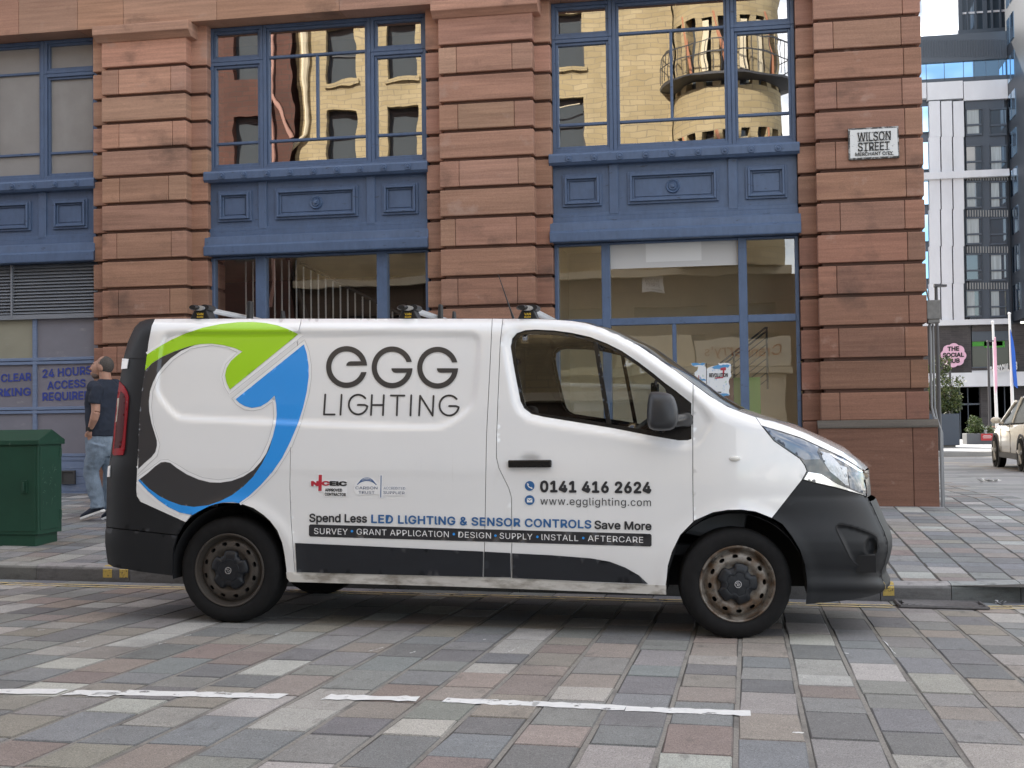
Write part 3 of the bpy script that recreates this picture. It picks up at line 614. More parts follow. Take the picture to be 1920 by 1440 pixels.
b = MB(); b.tube([(-14.0, YO+.12, 19), (-14.0, YO+.12, 10.7), (-14.5, YO+.12, 10.3), (-15.3, YO+.15, 10.2)], .09, 8); b.tube([(-9.3, YO+.06, 19), (-9.3, YO+.06, 7)], .05, 8); b.tube([(-8.2, YO+.05, 9.5), (-6.9, YO+.05, 10.9), (-5.0, YO+.05, 11.2)], .02, 6); b.build('downpipe', M_cream, OPP, smooth=40)
# round turret with a balcony
b = MB(); cx, cy, R = -.45, YO-.35, 1.65; n = 40
for z0, z1 in ((5.9, 8.0), (9.9, 11.2), (13.3, 14.6), (16.6, 19)): b.lathe([(R, z0), (R, z1)], (cx, cy, 0), 'Z', n)
b.lathe([(R+.08, 19), (R+.25, 19.2), (R+.25, 19.6), (0, 21.5)], (cx, cy, 0), 'Z', n)
for k in range(8):
    a = math.radians(20+k*20); 
    b.extr([(cx+(R)*math.cos(a+s), cy+R*math.sin(a+s), 8.0) for s in (-.07, .07)]+[(cx+(R-.3)*math.cos(a+s), cy+(R-.3)*math.sin(a+s), 8.0) for s in (.07, -.07)], (0, 0, 8.6))
b.build('turret', M_buff, OPP, smooth=30)
b = MB(); b.lathe([(R-.25, 8), (R-.25, 16.6)], (cx, cy, 0), 'Z', n); b.build('turret_glazing', M_dglass, OPP, smooth=40)
b = MB(); b.lathe([(R, 11.35), (R+.42, 11.48), (R+.42, 11.55), (R, 11.6)], (cx, cy, 0), 'Z', n)
for z in (12.1, 12.5): b.lathe([(R+.39, z), (R+.402, z), (R+.402, z+.04), (R+.39, z+.04), (R+.39, z)], (cx, cy, 0), 'Z', n)
for k in range(30): a = math.pi*k/29; b.tube([(cx+(R+.398)*math.cos(a), cy+(R+.398)*math.sin(a), 11.6), (cx+(R+.398)*math.cos(a), cy+(R+.398)*math.sin(a), 12.5)], .012, 5)
b.build('balcony', M_wframe, OPP)
for k in range(6):
    a = math.radians(35+k*20); b = MB(); q = [(cx+(R-.02)*math.cos(a+s), cy+(R-.02)*math.sin(a+s)) for s in (-.13, .13)]
    for z in (8.0, 11.6, 14.6): 
        b.poly([(q[1][0], q[1][1], z+.1), (q[0][0], q[0][1], z+.1), (q[0][0], q[0][1], z+1.6), (q[1][0], q[1][1], z+1.6)]) if k in (1, 2, 4) else b.tube([(q[0][0], q[0][1], z), (q[1][0], q[1][1], z+1.9)], .05, 5)
    b.build('blind' if k in (1, 2, 4) else 'window_bar', M_cream if k in (1, 2, 4) else mat('terracotta_bar', (.5, .22, .12)), OPP)
b = MB(); 
for z in (5.7, 2.65): b.box(-14.3, 1.4, YO-.6, YO+.22, z, z+.22)
b.build('string_course', M_cream, OPP)
# ground storey: brown piers, dark openings, cream fascia
b = MB(); 
for a, c in ((-14.3, -13.2), (-10.9, -10.1), (-7.4, -6.7), (-4.1, -3.4), (-1.2, -.5), (.9, 3.2)): b.box(a, c, YO-.6, YO, 0, 5.7)
b.box(-14.3, 3.2, YO-.6, YO-.04, 4.75, 5.7); b.box(-14.3, 3.2, YO-.6, YO-.02, 3.9, 4.4); b.build('pier', M_brown, OPP)
b = MB(); b.box(-13.2, .9, YO-.6, YO-.3, .0, 4.75); b.build('shop_glazing', M_dglass, OPP)
b = MB(); b.box(-4.0, 1.2, YO-.3, YO+.05, .3, 2.62); b.box(-4.0, -1.65, YO-.3, YO+.05, 2.9, 3.9); b.box(-10.0, -7.5, YO-.3, YO+.02, .9, 2.3); b.build('shop_front', M_cream, OPP)
b = MB(); b.box(-1.6, 1.35, YO-.2, YO+.1, 2.9, 3.75); fas = b.build('fascia', mat('cream_fascia', (.75, .68, .52), rough=.6), OPP)
V, Fs, w_ = text_geo("Cranberry's", .0); b = MB(); k = 2.3/w_; b.add([(1.05-x*k, YO+.106, 3.2+y*.34) for x, y in V], Fs); b.build('lettering', mat('orange_lettering', (.45, .16, .03)), fas)
# its left neighbour in red brick, with shade put into the brick colour
RED = thing('brick_building', (-28, YO-1, 0), 'red brick block across the street, painted dark for shade, mirrored left in the middle window', 'building')
b = MB(); hol = [(x-.45, x+.45, z, z+1.7) for x in (-15.9, -18.5, -21.5, -25, -28) for z in (6.6, 9.6, 12.6)]
wallgrid(b, -40, -14.35, 0, 17, hol, YO+.35); b.box(-40, -14.35, -20, YO-.2, 0, 17); b.build('wall', M_redb, RED)
for h in hol: p = MB(); p.poly([(h[1], YO+.1, h[2]), (h[0], YO+.1, h[2]), (h[0], YO+.1, h[3]), (h[1], YO+.1, h[3])]); p.build('pane', M_dglass, RED)
b = MB(); b.box(-40, -14.3, -20.2, YO+.55, 17, 17.5); b.build('roof', M_wframe, RED)
b = MB(); b.tube([(-15.0, YO+.45, 17), (-15.0, YO+.45, 5)], .07, 8); b.tube([(-15.0, YO+.45, 12), (-14.6, YO+.45, 11.2), (-14.4, YO+.4, 10.6)], .06, 8); b.build('downpipe', mat('pink_pipe', (.5, .28, .22)), RED, smooth=40)
NP = thing('street_sign', (-2.79, YO+.05, 5.45), 'white street name plate on the far wall, seen mirrored in the shop window', 'street sign')
b = MB(); b.box(-3.12, -2.46, YO+.005, YO+.03, 5.18, 5.72); b.build('plate', M_white, NP)
b = MB()
for s, z, cap, w0 in (('WILSON', 5.52, .13, .44), ('STREET', 5.34, .13, .42), ('MERCHANT CITY', 5.22, .05, .5)):
    V, Fs, w_ = text_geo(s, 0.); k = w0/w_; b.add([(-2.79+w0/2-x*k, YO+.034, z+y*cap) for x, y in V], Fs)
b.build('lettering', M_black, NP)

# ================================================================== FAR SIDE OF THE SIDE STREET
YH = 99.0
def hp(x, y, dy=0): return atY(x, y, YH+dy)
HUB = thing('hotel_block', (17, 100, -.6), 'tall hotel block of white panels and dark windows on a black brick base', 'building')
M_wpan = mat('white_cladding', (.74, .76, .78), rough=.35, noise=((.6, .6, .25), .10)); M_char = mat('charcoal_metal', (.075, .095, .12), rough=.4); M_dkb = brick('black_brick', (.085, .08, .08), (.06, .057, .058), (.10, .095, .09), .6, .14)
M_sky = mat('reflective_glazing', (.05, .07, .09), rough=.03, spec=1.0, metal=.0, coat=1.0); M_curt = mat('pale_curtain', (.42, .47, .47), rough=.8, noise=((9, 9, .4), .3)); M_mirror = mat('sky_glass', (.42, .62, .80), rough=.02, metal=1.0)
def hbox(mb, x0, x1, y0, y1, d0=0, d1=.5, slope=True):
    A = hp(x0, y0, d0); B = hp(x1, y1, d0); mb.box(A[0], B[0], YH+d0, YH+d1, min(A[2], B[2]), max(A[2], B[2]))
def hb(name, m, rects, d0=0, d1=.5, par=HUB):
    b = MB(); [hbox(b, *r, d0, d1) for r in rects]; return b.build(name, m, par)
X0, X1 = 1700, 1897
Zc = hp(1800, 600)[2]
# main block
b = MB(); A = hp(1700, 830); B = hp(1897, 62); b.box(A[0], B[0]+.2, YH+.5, YH+30, -2, B[2]); b.build('wall', M_char, HUB)
hb('parapet', M_char, [(X0, X1, 70, 108)], -.15, .5); b = MB()
for k in range(40): x = 1701+k*4.9; hbox(b, x, x+1.1, 74, 107, -.22, -.15)
b.build('parapet_fin', M_char, HUB)
hb('glazing', M_mirror, [(X0, X1, 108, 152)], .1, .5); hb('glazing_bar', M_char, [(x, x+1.6, 108, 152) for x in (1736, 1770, 1806, 1826, 1848, 1872, 1893)]+[(X0, X1, 151, 154)], 0, .12)
hb('white_band', M_wpan, [(X0, 1737.5, 157, 184), (1738.3, 1806, 155, 184), (1806.8, 1890, 153, 184)], -.1, .5)
hb('white_panel', M_wpan, [(xa, xb-.8, ya, yb-.8) for xa, xb in ((1742, 1764.5), (1764.5, 1787), (1787, 1809)) for ya, yb in ((190, 257), (257, 327), (327, 393), (393, 462), (462, 532), (532, 601))], -.1, .5)
hb('corner_glazing', M_mirror, [(1729, 1741, ya+10, yb-10) for ya, yb in ((190, 257), (257, 327), (327, 393), (393, 462), (462, 532), (532, 601))], .15, .5)
b = MB(); rows = [203, 272, 340, 408, 476, 544]
hb('window_surround', M_char, [(1809, 1893, 186, 602)], .12, .5)
for i, y in enumerate(rows):
    for xa, xb in ((1811, 1842), (1856, 1888)):
        o = hb('window', M_char, [(xa, xb, y, y+1.4), (xa, xb, y+48, y+50), (xa, xb, y+30, y+32), (xa, xa+1.5, y, y+50), (xb-1.5, xb, y, y+50)], -.02, .12)
        hb('pane', M_sky, [(xa+1, xb-1, y+1, y+49)], .07, .1, o)
        if (i+(xa > 1850)) % 3 != 1: hb('curtain', M_curt, [(xa+2, xb-6-(i % 3)*4, y+2, y+48)], .045, .068, o)
    if i >= 2 or i == 1: 
        if i != 0: hb('vent_grille', mat('vent_metal', (.30, .31, .30), rough=.4), [(x, x+2.2, y+54, y+66) for x in np.arange(1813, 1890, 5.0)], .0, .12)
hb('ledge', M_wpan, [(X0, 1893, 325, 329), (X0, 1893, 602, 607)], -.4, .5)
hb('brick_base', M_dkb, [(X0, 1822, 607, 700), (1822, 1892, 607, 620), (1822, 1892, 690, 700), (1892, 1990, 607, 700), (X0, 1760, 722, 840), (1838, 1857, 722, 840), (1900, 1990, 722, 840)], 0, .6)
o = hb('base_window', M_char, [(1822, 1892, 620, 638), (1822, 1892, 688, 691), (1858, 1859.5, 638, 690)], .05, .3); hb('pane', mat('dark_pane', (.055, .06, .05), rough=.1), [(1822, 1892, 620, 690)], .2, .4, o)  # base window pane in one even dark tone
hb('green_banner', mat('green_banner', (.07, .35, .04), rough=.6), [(1823, 1880, 641, 648), (1845, 1884, 640, 651)], .14, .18, o)
hb('sill', M_wpan, [(1823, 1905, 695, 699)], -.2, .3, o)
hb('slot_window', M_dglass, [(1742, 1752, 620, 695)], -.05, .1)
hb('canopy', M_wpan, [(1740, 1990, 700, 722)], -1.2, .4)
hb('shop_glazing', M_dglass, [(1760, 1838, 722, 840), (1857, 1900, 722, 840)], .5, .7); hb('glazing_bar', M_char, [(x, x+1.4, 722, 838) for x in (1778, 1800, 1815, 1868, 1884)]+[(1760, 1838, 757, 759)], .3, .5)
hb('pale_plinth', M_wpan, [(1838, 1857, 800, 832)], -.1, .2)
# projecting wing on the right and the set-back tower
b = MB(); A = hp(1893, 600, -14); b.box(16.3*1.0+1.0, 40, YH-14, YH-.02, A[2], 60); 
WX = atY(1893, 300, YH)[0]; b = MB(); b.box(WX, 45, YH-14, YH+.4, Zc-.2, 62); b.build('wing', mat('wing_cladding', (.03, .038, .05), rough=.45), HUB)
b = MB(); z = Zc+.5
while z < 40:
    b.box(WX-.04, WX+.0, YH-2.6, YH-1.45, z, z+1.9); b.box(WX-.04, WX, YH-1.1, YH-.25, z, z+1.9); z += 2.8
b.build('wing_pane', M_mirror, HUB)
b = MB(); b.box(WX+.4, 45, YH-14.25, YH-14, Zc+17, 62); b.build('wing_panel', M_wpan, HUB)
b = MB(); A = hp(1797, 60, 6); B = hp(1990, -400, 6); b.box(A[0], B[0], YH+6, YH+26, 28, 60); b.build('tower', M_sky, HUB)
b = MB()
for k in range(22): x = A[0]+k*.62; b.box(x, x+(.12 if k % 3 else .3), YH+5.8, YH+6, 28, 60)
b.box(A[0]-.1, B[0], YH+5.5, YH+6.1, hp(1800, 60, 6)[2]-.4, hp(1800, 60, 6)[2]); b.build('mullion', M_char, HUB)
b = MB(); 
for z in (33., 38., 43.): b.box(A[0], B[0], YH+5.9, YH+6, z, z+.15)
b.build('tower_rail', M_wpan, HUB)
# pink flower sign, sign letters
FS = thing('hotel_sign', tuple(hp(1788, 665, -.4)), 'pink flower shaped sign with black words on the dark brick wall', 'sign')
M_pink = mat('pink_sign', (.86, .52, .66), rough=.4)
pts = []
for k in range(80): a = 2*math.pi*k/80; r = 19.8+2.9*abs(math.cos(4*a+.2))**.7; pts.append((1788+r*1.06*math.cos(a), 666-r*math.sin(a)))
b = MB(); b.extr([hp(x, y, -.45) for x, y in pts], (0, .3, 0)); b.build('sign_face', M_pink, FS)
def far_text(name, lines, m, par, dy, bold=.02):
    b = MB()
    for s, a, d, cap in lines: P, Fs = text_px(s, a, d, cap, bold); b.add([hp(x, y, dy-k_*2e-3) for (x, y), k_ in zip(P, LAYER)], Fs)
    return b.build(name, m, par)
far_text('lettering', [('THE', (1777, 658), (1798, 657), 7.5), ('SOCIAL', (1768, 669.5), (1807, 668.5), 7.2), ('HUB', (1777.5, 681), (1799, 679.5), 7.4)], M_black, FS, -.47, .04)
LS = thing('hotel_sign', tuple(hp(1880, 700, -1)), 'white letter sign standing on the canopy edge behind the flags', 'sign')
far_text('lettering', [('THE SOCIAL HUB', (1855, 702), (1907, 692), 13)], M_white, LS, -1.5, .05); hbx = MB(); hbox(hbx, 1896, 1911, 682, 696, -1.0, -.6); hbx.build('sign_box', M_black, LS)
# flags
for nm, x0, y0, x1, y1, col, lab, fl in (('flagpole', 1870, 795, 1861.5, 604, (.80, .45, .56), 'white flagpole with a limp pink flag, left of the pair', [(1862, 640), (1866, 632), (1868, 650), (1868.5, 690), (1870, 725), (1866, 738), (1864, 715), (1863, 690)]),
                                     ('flagpole', 1900, 780, 1892.5, 588, (.03, .13, .55), 'white flagpole with a limp blue flag, right of the pair', [(1893, 612), (1899, 640), (1903, 660), (1905, 700), (1908, 728), (1901, 722), (1897, 690), (1895, 650)])):
    Yp = 83.0; A = atY(x0, y0, Yp); B = atY(x1, y1, Yp); fp = thing(nm, (A[0], Yp, A[2]-1.5), lab, 'flagpole', 'flagpoles before the hotel')
    b = MB(); b.tube([(A[0], Yp, A[2]-1.6), tuple(B)], [.11, .07], 10); b.ball(tuple(B), .10, 8, 6); b.build('pole', M_white, fp, smooth=50)
    b = MB(); P = [atY(x, y, Yp) for x, y in fl]; n = len(P); b.add([tuple(p+np.array([0, -.05-.12*(i % 2), 0])) for i, p in enumerate(P)]+[tuple(p+np.array([0, .1+.1*(i % 2), 0])) for i, p in enumerate(P)], [tuple(range(n)), tuple(range(n, 2*n))[::-1]]+[(i, (i+1) % n, n+(i+1) % n, n+i) for i in range(n)]); b.build('flag', mat('flag_cloth', col, rough=.8, noise=((3, 3, .4), .25)), fp)
# lamp posts
def lamp(x, ytop, Y, arm, lab, ybot=None, r=.055):
    T = atY(x, ytop, Y); zb = zs(T[0], Y)-.02; lp = thing('lamp_post', (T[0], Y, zb), lab, 'lamp post')
    b = MB(); b.tube([(T[0], Y, zb), (T[0], Y, T[2])], [r*1.25, r*.8], 8); b.build('pole', M_wframe, lp, smooth=50)
    b = MB(); s = arm*Y/2400; b.hexa([(T[0]-abs(s)*.2, Y-.12, T[2]-.02), (T[0]+s, Y-.12, T[2]-.02), (T[0]+s, Y+.12, T[2]-.02), (T[0]-abs(s)*.2, Y+.12, T[2]-.02)]+[(T[0]-abs(s)*.2, Y-.10, T[2]+.07), (T[0]+s, Y-.10, T[2]+.04), (T[0]+s, Y+.10, T[2]+.04), (T[0]-abs(s)*.2, Y+.10, T[2]+.07)]); b.build('lamp_head', M_wframe, lp)
lamp(1755, 537, 40, 18, 'tall black lamp post with a flat head just past the building corner', r=.06)
lamp(1780.5, 672, 70, -12, 'thin black lamp post crossing the pink flower sign', r=.07)
lamp(1852.5, 640, 72, 9, 'thin black lamp post left of the pink flag', r=.07)
# planters with shrubs
M_leaf = mat('shrub_leaf', (1, 1, 1), rough=.6, attr=True); M_bark = mat('bark', (.10, .075, .05), rough=.9)
def foliage(mb, pts, n, size, cols):
    for _ in range(n):
        c, r = random.choice(pts); u = Vector((random.gauss(0, 1), random.gauss(0, 1), random.gauss(0, 1))).normalized()*r*random.random()**.45; p = Vector(c)+u
        d = Vector((random.gauss(0, 1), random.gauss(0, 1), random.gauss(0, .6))).normalized(); e = d.cross(Vector((random.gauss(0, 1), random.gauss(0, 1), random.gauss(0, 1)))).normalized(); s = size*random.uniform(.6, 1.3)
        mb.poly([p, p+d*s*.5+e*s*.28, p+d*s, p+d*s*.5-e*s*.28], jit(random.choice(cols), .2))
A = atY(1745, 838, 44); B = atY(1800, 838, 44); zt = atY(1757, 776, 44)[2]; zb = zs(6.4, 44)
PL = thing('planter', ((A[0]+B[0])/2, 44.5, zb), 'tall dark square planter at the building corner', 'planter'); M_plant = mat('dark_planter', (.055, .07, .095), rough=.5)
b = MB(); b.box(A[0]-.4, B[0], 44, 45.2, zb+.12, zt); b.build('box', M_plant, PL, bevel=.015); b = MB(); b.box(A[0]-.3, B[0]-.12, 44.1, 45.1, zb-.02, zb+.12); b.build('base', mat('planter_base', (.2, .19, .17)), PL)
SH = thing('shrub', ((A[0]+B[0])/2, 44.6, zt), 'tall loose green shrub growing in the dark square planter', 'shrub'); b = MB(); c0 = []
for k in range(34):
    x = random.uniform(A[0]-.3, B[0]+.05); top = random.uniform(.2, 2.0)*(1.0 if x < B[0]-.2 else .8); c0.append(((x, 44.6+random.uniform(-.4, .4), zt+top*.9), random.uniform(.13, .24)))
for k in range(14): c0.append(((random.uniform(A[0], B[0]), 44.5, zt+.12+random.uniform(0, .3)), .22))
foliage(b, c0, 5200, .085, [(.055, .085, .025), (.10, .13, .035), (.15, .17, .06), (.035, .055, .02)]); b.build('crown', M_leaf, SH)
b = MB()
for k in range(9): x = random.uniform(A[0], B[0]-.2); b.tube([(x, 44.6, zt-.05), (x+random.uniform(-.2, .2), 44.6+random.uniform(-.2, .2), zt+random.uniform(.7, 1.6))], [.02, .008], 5)
b.build('trunk', M_bark, SH)
A = atY(1813, 833, 49); B = atY(1872, 833, 49); zb = zs(A[0], 49); zt = atY(1820, 813, 49)[2]
P2 = thing('planter', ((A[0]+B[0])/2, 49.5, zb), 'low grey trough planter with a red notice behind the pale car', 'planter'); b = MB(); b.box(A[0], B[0]+.6, 49, 50.0, zb-.02, zt); b.build('box', mat('grey_planter', (.10, .105, .115), rough=.6), P2, bevel=.015)
q = MB(); a = atY(1839.5, 826, 48.99); c = atY(1861, 813, 48.99); q.box(a[0], c[0], 48.97, 48.995, a[2], c[2]); nt_ = q.build('notice', mat('red_notice', (.45, .03, .035), rough=.5), P2)
q = MB()
for k, (x0, x1, y) in enumerate(((1844, 1858, 816.2), (1842.5, 1860, 818.4), (1843.5, 1859, 820.6))): a = atY(x0, y+.9, 48.96); c = atY(x1, y, 48.96); q.box(a[0], c[0], 48.962, 48.968, a[2], c[2])
q.build('notice_lines', M_white, nt_)
S2 = thing('shrub', (A[0]+.6, 49.4, zt), 'rounded green bush with pale flower heads in the low trough', 'shrub'); b = MB()
c0 = [((atY(x, y, 49.4)[0], 49.4+random.uniform(-.25, .25), atY(x, y, 49.4)[2]), .16) for x, y in ((1819, 805), (1822, 795), (1825, 786), (1830, 790), (1834, 797), (1838, 803), (1828, 803), (1842, 807), (1821, 808), (1833, 808))]
foliage(b, c0, 1500, .08, [(.07, .11, .03), (.12, .16, .045), (.045, .07, .02)]); b.build('crown', M_leaf, S2); b = MB(); b.tube([(A[0]+.4, 49.4, zt-.1), (A[0]+.4, 49.4, zt+.4)], .03, 5); b.build('trunk', M_bark, S2)
S3 = thing('shrub', (atY(1856, 812, 49.4)[0], 49.4, zt), 'small pale bush at the right of the low trough', 'shrub'); b = MB(); foliage(b, [((atY(x, y, 49.4)[0], 49.4, atY(x, y, 49.4)[2]), .12) for x, y in ((1856, 808), (1855, 803), (1858, 807))], 380, .07, [(.14, .16, .07), (.09, .12, .04)]); b.build('crown', M_leaf, S3)
# ================================================================== THE VAN
YV = 7.50; YC = 8.47
VAN = thing('delivery_van', (-1.65, YC, .0), 'white panel van with green and blue lettered side graphics parked at the kerb', 'van')
def NP2(x, y): p = atY(x, y, YV); return (p[0], p[2])
def Npoly(px): return [NP2(*p) for p in px]
def zoomed(ox, oy, s, L): return [(ox+a/s, oy+b/s) for a, b in L]
def cdt(outline, holes=(), step=.03, edge=None):
    edge = edge or step*.8; V = []; E = []; O = densify(outline, edge); polys = [O]+[densify(h, edge) for h in holes]
    for q in polys: b0 = len(V); V += q; E += [(b0+i, b0+(i+1) % len(q)) for i in range(len(q))]
    A = np.array(O); x0, z0 = A.min(0); x1, z1 = A.max(0)
    gx, gz = np.meshgrid(np.arange(x0+step*.5, x1, step), np.arange(z0+step*.5, z1, step)); gx = gx+(np.arange(gx.shape[0]) % 2)[:, None]*step*.5
    G = np.stack([gx.ravel(), gz.ravel()], 1); 
    if len(G):
        ok = inpoly(G, O)
        for h in polys[1:]: ok &= ~inpoly(G, h)
        G = G[ok]
        for q in polys: 
            if len(G): G = G[segdist(G, q) > step*.45]
        V += [tuple(p) for p in G]
    r = geometry.delaunay_2d_cdt([Vector(p) for p in V], E, [], 0, 1e-7)
    P = np.array([tuple(v) for v in r[0]]); T = [tuple(f) for f in r[2]]
    C = np.array([(P[f[0]]+P[f[1]]+P[f[2]])/3 for f in T]); ok = inpoly(C, O)
    for h in polys[1:]: ok &= ~inpoly(C, h)
    T = [t for t, k in zip(T, ok) if k]; return P, T, polys
def inset(poly, d):
    n = len(poly); P = np.array(poly); ar = sum(P[i][0]*P[(i+1) % n][1]-P[(i+1) % n][0]*P[i][1] for i in range(n)); s = 1 if ar > 0 else -1; out = []
    for i in range(n):
        a = P[i]-P[i-1]; b = P[(i+1) % n]-P[i]; a = a/(np.linalg.norm(a) or 1); b = b/(np.linalg.norm(b) or 1); na = np.array([-a[1], a[0]])*s; nb = np.array([-b[1], b[0]])*s
        m = na+nb; l = m@m; m = m/l*2 if l > .4 else na; out.append(tuple(P[i]+m*d))
    return out
# --- silhouettes
ROOF_PX = [(240, 640), (252, 614), (262, 603.5), (275, 599), (290, 597.3), (400, 597), (900, 597), (1003, 597.4), (1037, 598.8), (1072, 601.3), (1097, 605), (1129, 614.4), (1159, 627), (1198, 647.6), (1232, 670.5), (1266.6, 694.6), (1298.7, 718.6), (1330, 741.5), (1363, 761.7), (1390, 772.5), (1416.7, 781.7), (1450, 790), (1480, 800), (1513, 813), (1546.7, 830), (1580, 846.7), (1603, 863), (1616, 875), (1621, 882)]
NOSE_PX = [(1621, 882), (1623, 900), (1626, 932), (1632, 940), (1637, 950), (1648, 975.5), (1659, 998.6), (1664.6, 1016.6), (1664.6, 1034.6), (1659, 1057.7), (1653, 1070.5), (1653, 1083), (1660, 1096), (1660.5, 1104), (1653, 1111.6)]
TAIL_PX = [(240, 640), (232, 669.6), (224.8, 713), (219.6, 747), (214, 800), (209, 857), (205, 867), (202, 878), (200.4, 895), (198.8, 987), (196.7, 995), (196.7, 1018), (201.9, 1057.5)]
TX = np.array(Npoly(ROOF_PX)); NX_ = np.array(Npoly(NOSE_PX)); RX_ = np.array(Npoly(TAIL_PX))
nz_o = np.argsort(NX_[:, 1]); rz_o = np.argsort(RX_[:, 1])
WR = NP2(434, 1071); WF = NP2(1379, 1096)
ARCH_R = zoomed(0, 0, 1, [(347.7, 979.4), (357, 968), (372, 957.5), (393.6, 947.7), (418, 943), (448, 943.7), (475, 953), (494, 966), (506, 977), (519.5, 995), (528.7, 1018), (533, 1039.5), (536.5, 1067), (538, 1084)])
ARCH_F = [(1250, 1112), (1250.5, 1085), (1252.6, 1060.7), (1260.4, 1034.7), (1276, 1003), (1302, 976.5), (1336.8, 961), (1365, 956.5), (1390, 956), (1416.7, 959.5), (1447.5, 971.6)]
WIN_PX = [(957.3, 650), (960, 635), (968.7, 624.7), (984.8, 619), (1003, 617.8), (1037.5, 619.4), (1072, 624), (1106, 631.6), (1138, 644), (1166, 658), (1198, 679.7), (1225.4, 700.3), (1246, 717.5), (1266.6, 732.4), (1298.7, 757.6), (1312.5, 773.6), (1321.6, 788.5), (1319, 795.4), (1303, 819.5), (1289.6, 826.3), (1271, 825.6), (1220.8, 817), (1152, 803.4), (1083, 792), (1019, 781.6), (996, 776), (982.5, 765.6), (975.6, 752), (968.7, 717.5), (962, 681)]
GLS_PX = [(965.3, 650), (967.5, 637), (978, 628.6), (991.7, 626.5), (1037.5, 627.7), (1074, 632), (1111, 640.7), (1138, 652), (1166, 666), (1198, 687), (1227.7, 710.6), (1247, 729), (1252, 745), (1250, 800), (1246, 811), (1218.5, 807), (1175, 800.4), (1106, 788.5), (1037.5, 779), (1003, 773.6), (991.7, 768), (984.8, 758.7), (980, 740), (973, 703.7), (967, 670)]
REC_PX = smooth_poly([(313, 620.6), (305, 630), (298.7, 648.7), (292.5, 705), (290.4, 730), (296.7, 746.7), (313, 767.5), (326, 781), (342, 788.5), (419.6, 791), (560, 797), (691, 803), (818, 806), (840, 799), (862, 786), (886, 766.6), (893, 750), (897, 718), (901, 675), (903, 637.5), (897, 627), (884, 621), (700, 619.5), (400, 619.5)], 1)
FOG_PX = smooth_poly([(1567, 985.8), (1577, 983), (1600, 988), (1626, 997), (1642.7, 1005), (1646.6, 1014), (1644, 1034.6), (1636, 1055), (1623.5, 1062.8), (1610.6, 1061.5), (1598, 1054), (1580, 1016.6), (1569.5, 996)], 1)
HANDLE_PX = arc(993, 865, 23, 14, 0, 360, 28)[:-1]
WINN, RECN, FOGN, HANN = Npoly(WIN_PX), Npoly(REC_PX), Npoly(FOG_PX), Npoly(HANDLE_PX)
_cz = np.array([.10, .15, .30, .42, .50, .60, .80, .95, 1.02, 1.08, 1.3, 1.6, 1.8, 2.0]); _cd = np.array([.075, .06, .032, .018, .008, .003, 0, .0, .006, .012, .034, .074, .110, .150])
_zt = np.linspace(.1, 2., 191); _dt = np.convolve(np.pad(np.interp(_zt, _cz, _cd), 6, 'edge'), np.ones(13)/13, 'valid')
def sstep(t): t = np.clip(t, 0, 1); return t*t*(3-2*t)
def sdist(P, poly): d = segdist(P, poly); return np.where(inpoly(P, poly), -d, d)
def dfun(P):
    P = np.asarray(P, float); x, z = P[:, 0], P[:, 1]; zz = z-(Z0+GX*x+GY*7.56)
    d = np.interp(zz, _zt, _dt)
    T = np.interp(x, TX[:, 0], TX[:, 1]); sl = np.gradient(TX[:, 1], TX[:, 0]); c = 1/np.sqrt(1+np.interp(x, TX[:, 0], np.clip(sl, -1.2, .8))**2)
    R = np.interp(x, [-1, .1, .4, .8], [.095, .08, .10, .10]); h = np.clip((T-z)*c, 0, None); u = np.clip((R-h)/R, 0, .985); d = d+R*(1-np.sqrt(1-u*u))
    xn = np.interp(z, NX_[nz_o, 1], NX_[nz_o, 0]); e = np.maximum(xn-x, 0); Lx = .95; s = np.clip(1-e/Lx, 0, .992); d = d+.52*(1-np.sqrt(1-s**2.3))
    xr = np.interp(z, RX_[rz_o, 1], RX_[rz_o, 0]); e = np.maximum(x-xr, 0); s = np.clip(1-e/.20, 0, .985); d = d+.10*(1-np.sqrt(1-s*s))
    for cx, cz in (WR, WF): r = np.hypot(x-cx, z-cz); d = d-.014*np.exp(-((r-.41)/.045)**2)*(r > .30)
    q = sdist(P, RECN); d = d+.018*sstep(-q/.028)
    q = sdist(P, WINN); d = d+.022*sstep(1-q/.055)*(q > 0)+.022*(q <= 0)
    q = sdist(P, FOGN); fl = FOGN_X0, FOGN_X1; u = np.clip((x-fl[0])/(fl[1]-fl[0]), 0, 1); d = d+sstep(-q/.012)*(.030-.026*np.exp(-(((x-FPX-.045)/.11)**2+((z-FPZ)/.085)**2)*1.2)); r2 = np.hypot((x-FPX)/.036, (z-FPZ)/.058); d = d+.045*sstep((1.0-r2)/.35)
    q = sdist(P, HANN); d = d+.022*sstep(-q/.035)
    # soft creases on the flank
    zc = .905-.02*x; d = d+.004*sstep((zc-z)/.02)*np.clip(1-np.abs(x+2.3)/1.6, 0, 1)
    fx = np.clip((x+.9)/1.0, 0, 1)*np.clip((.75-x)/.3, 0, 1); zc2 = .80+.10*fx; d = d+.012*np.exp(-((zz-.62-.10*(x+.5))/.10)**2)*fx
    return d
FPX, FPZ = NP2(1633, 1026)
FOGN_X0, FOGN_X1 = min(p[0] for p in FOGN), max(p[0] for p in FOGN)
def S3(P, off=0.):
    P = np.asarray(P, float).reshape(-1, 2); Y = YV+dfun(P)-off; k = Y/YV
    return np.stack([P[:, 0]*k, Y, H+(P[:, 1]-H)*k], 1)
VANOBJ = []
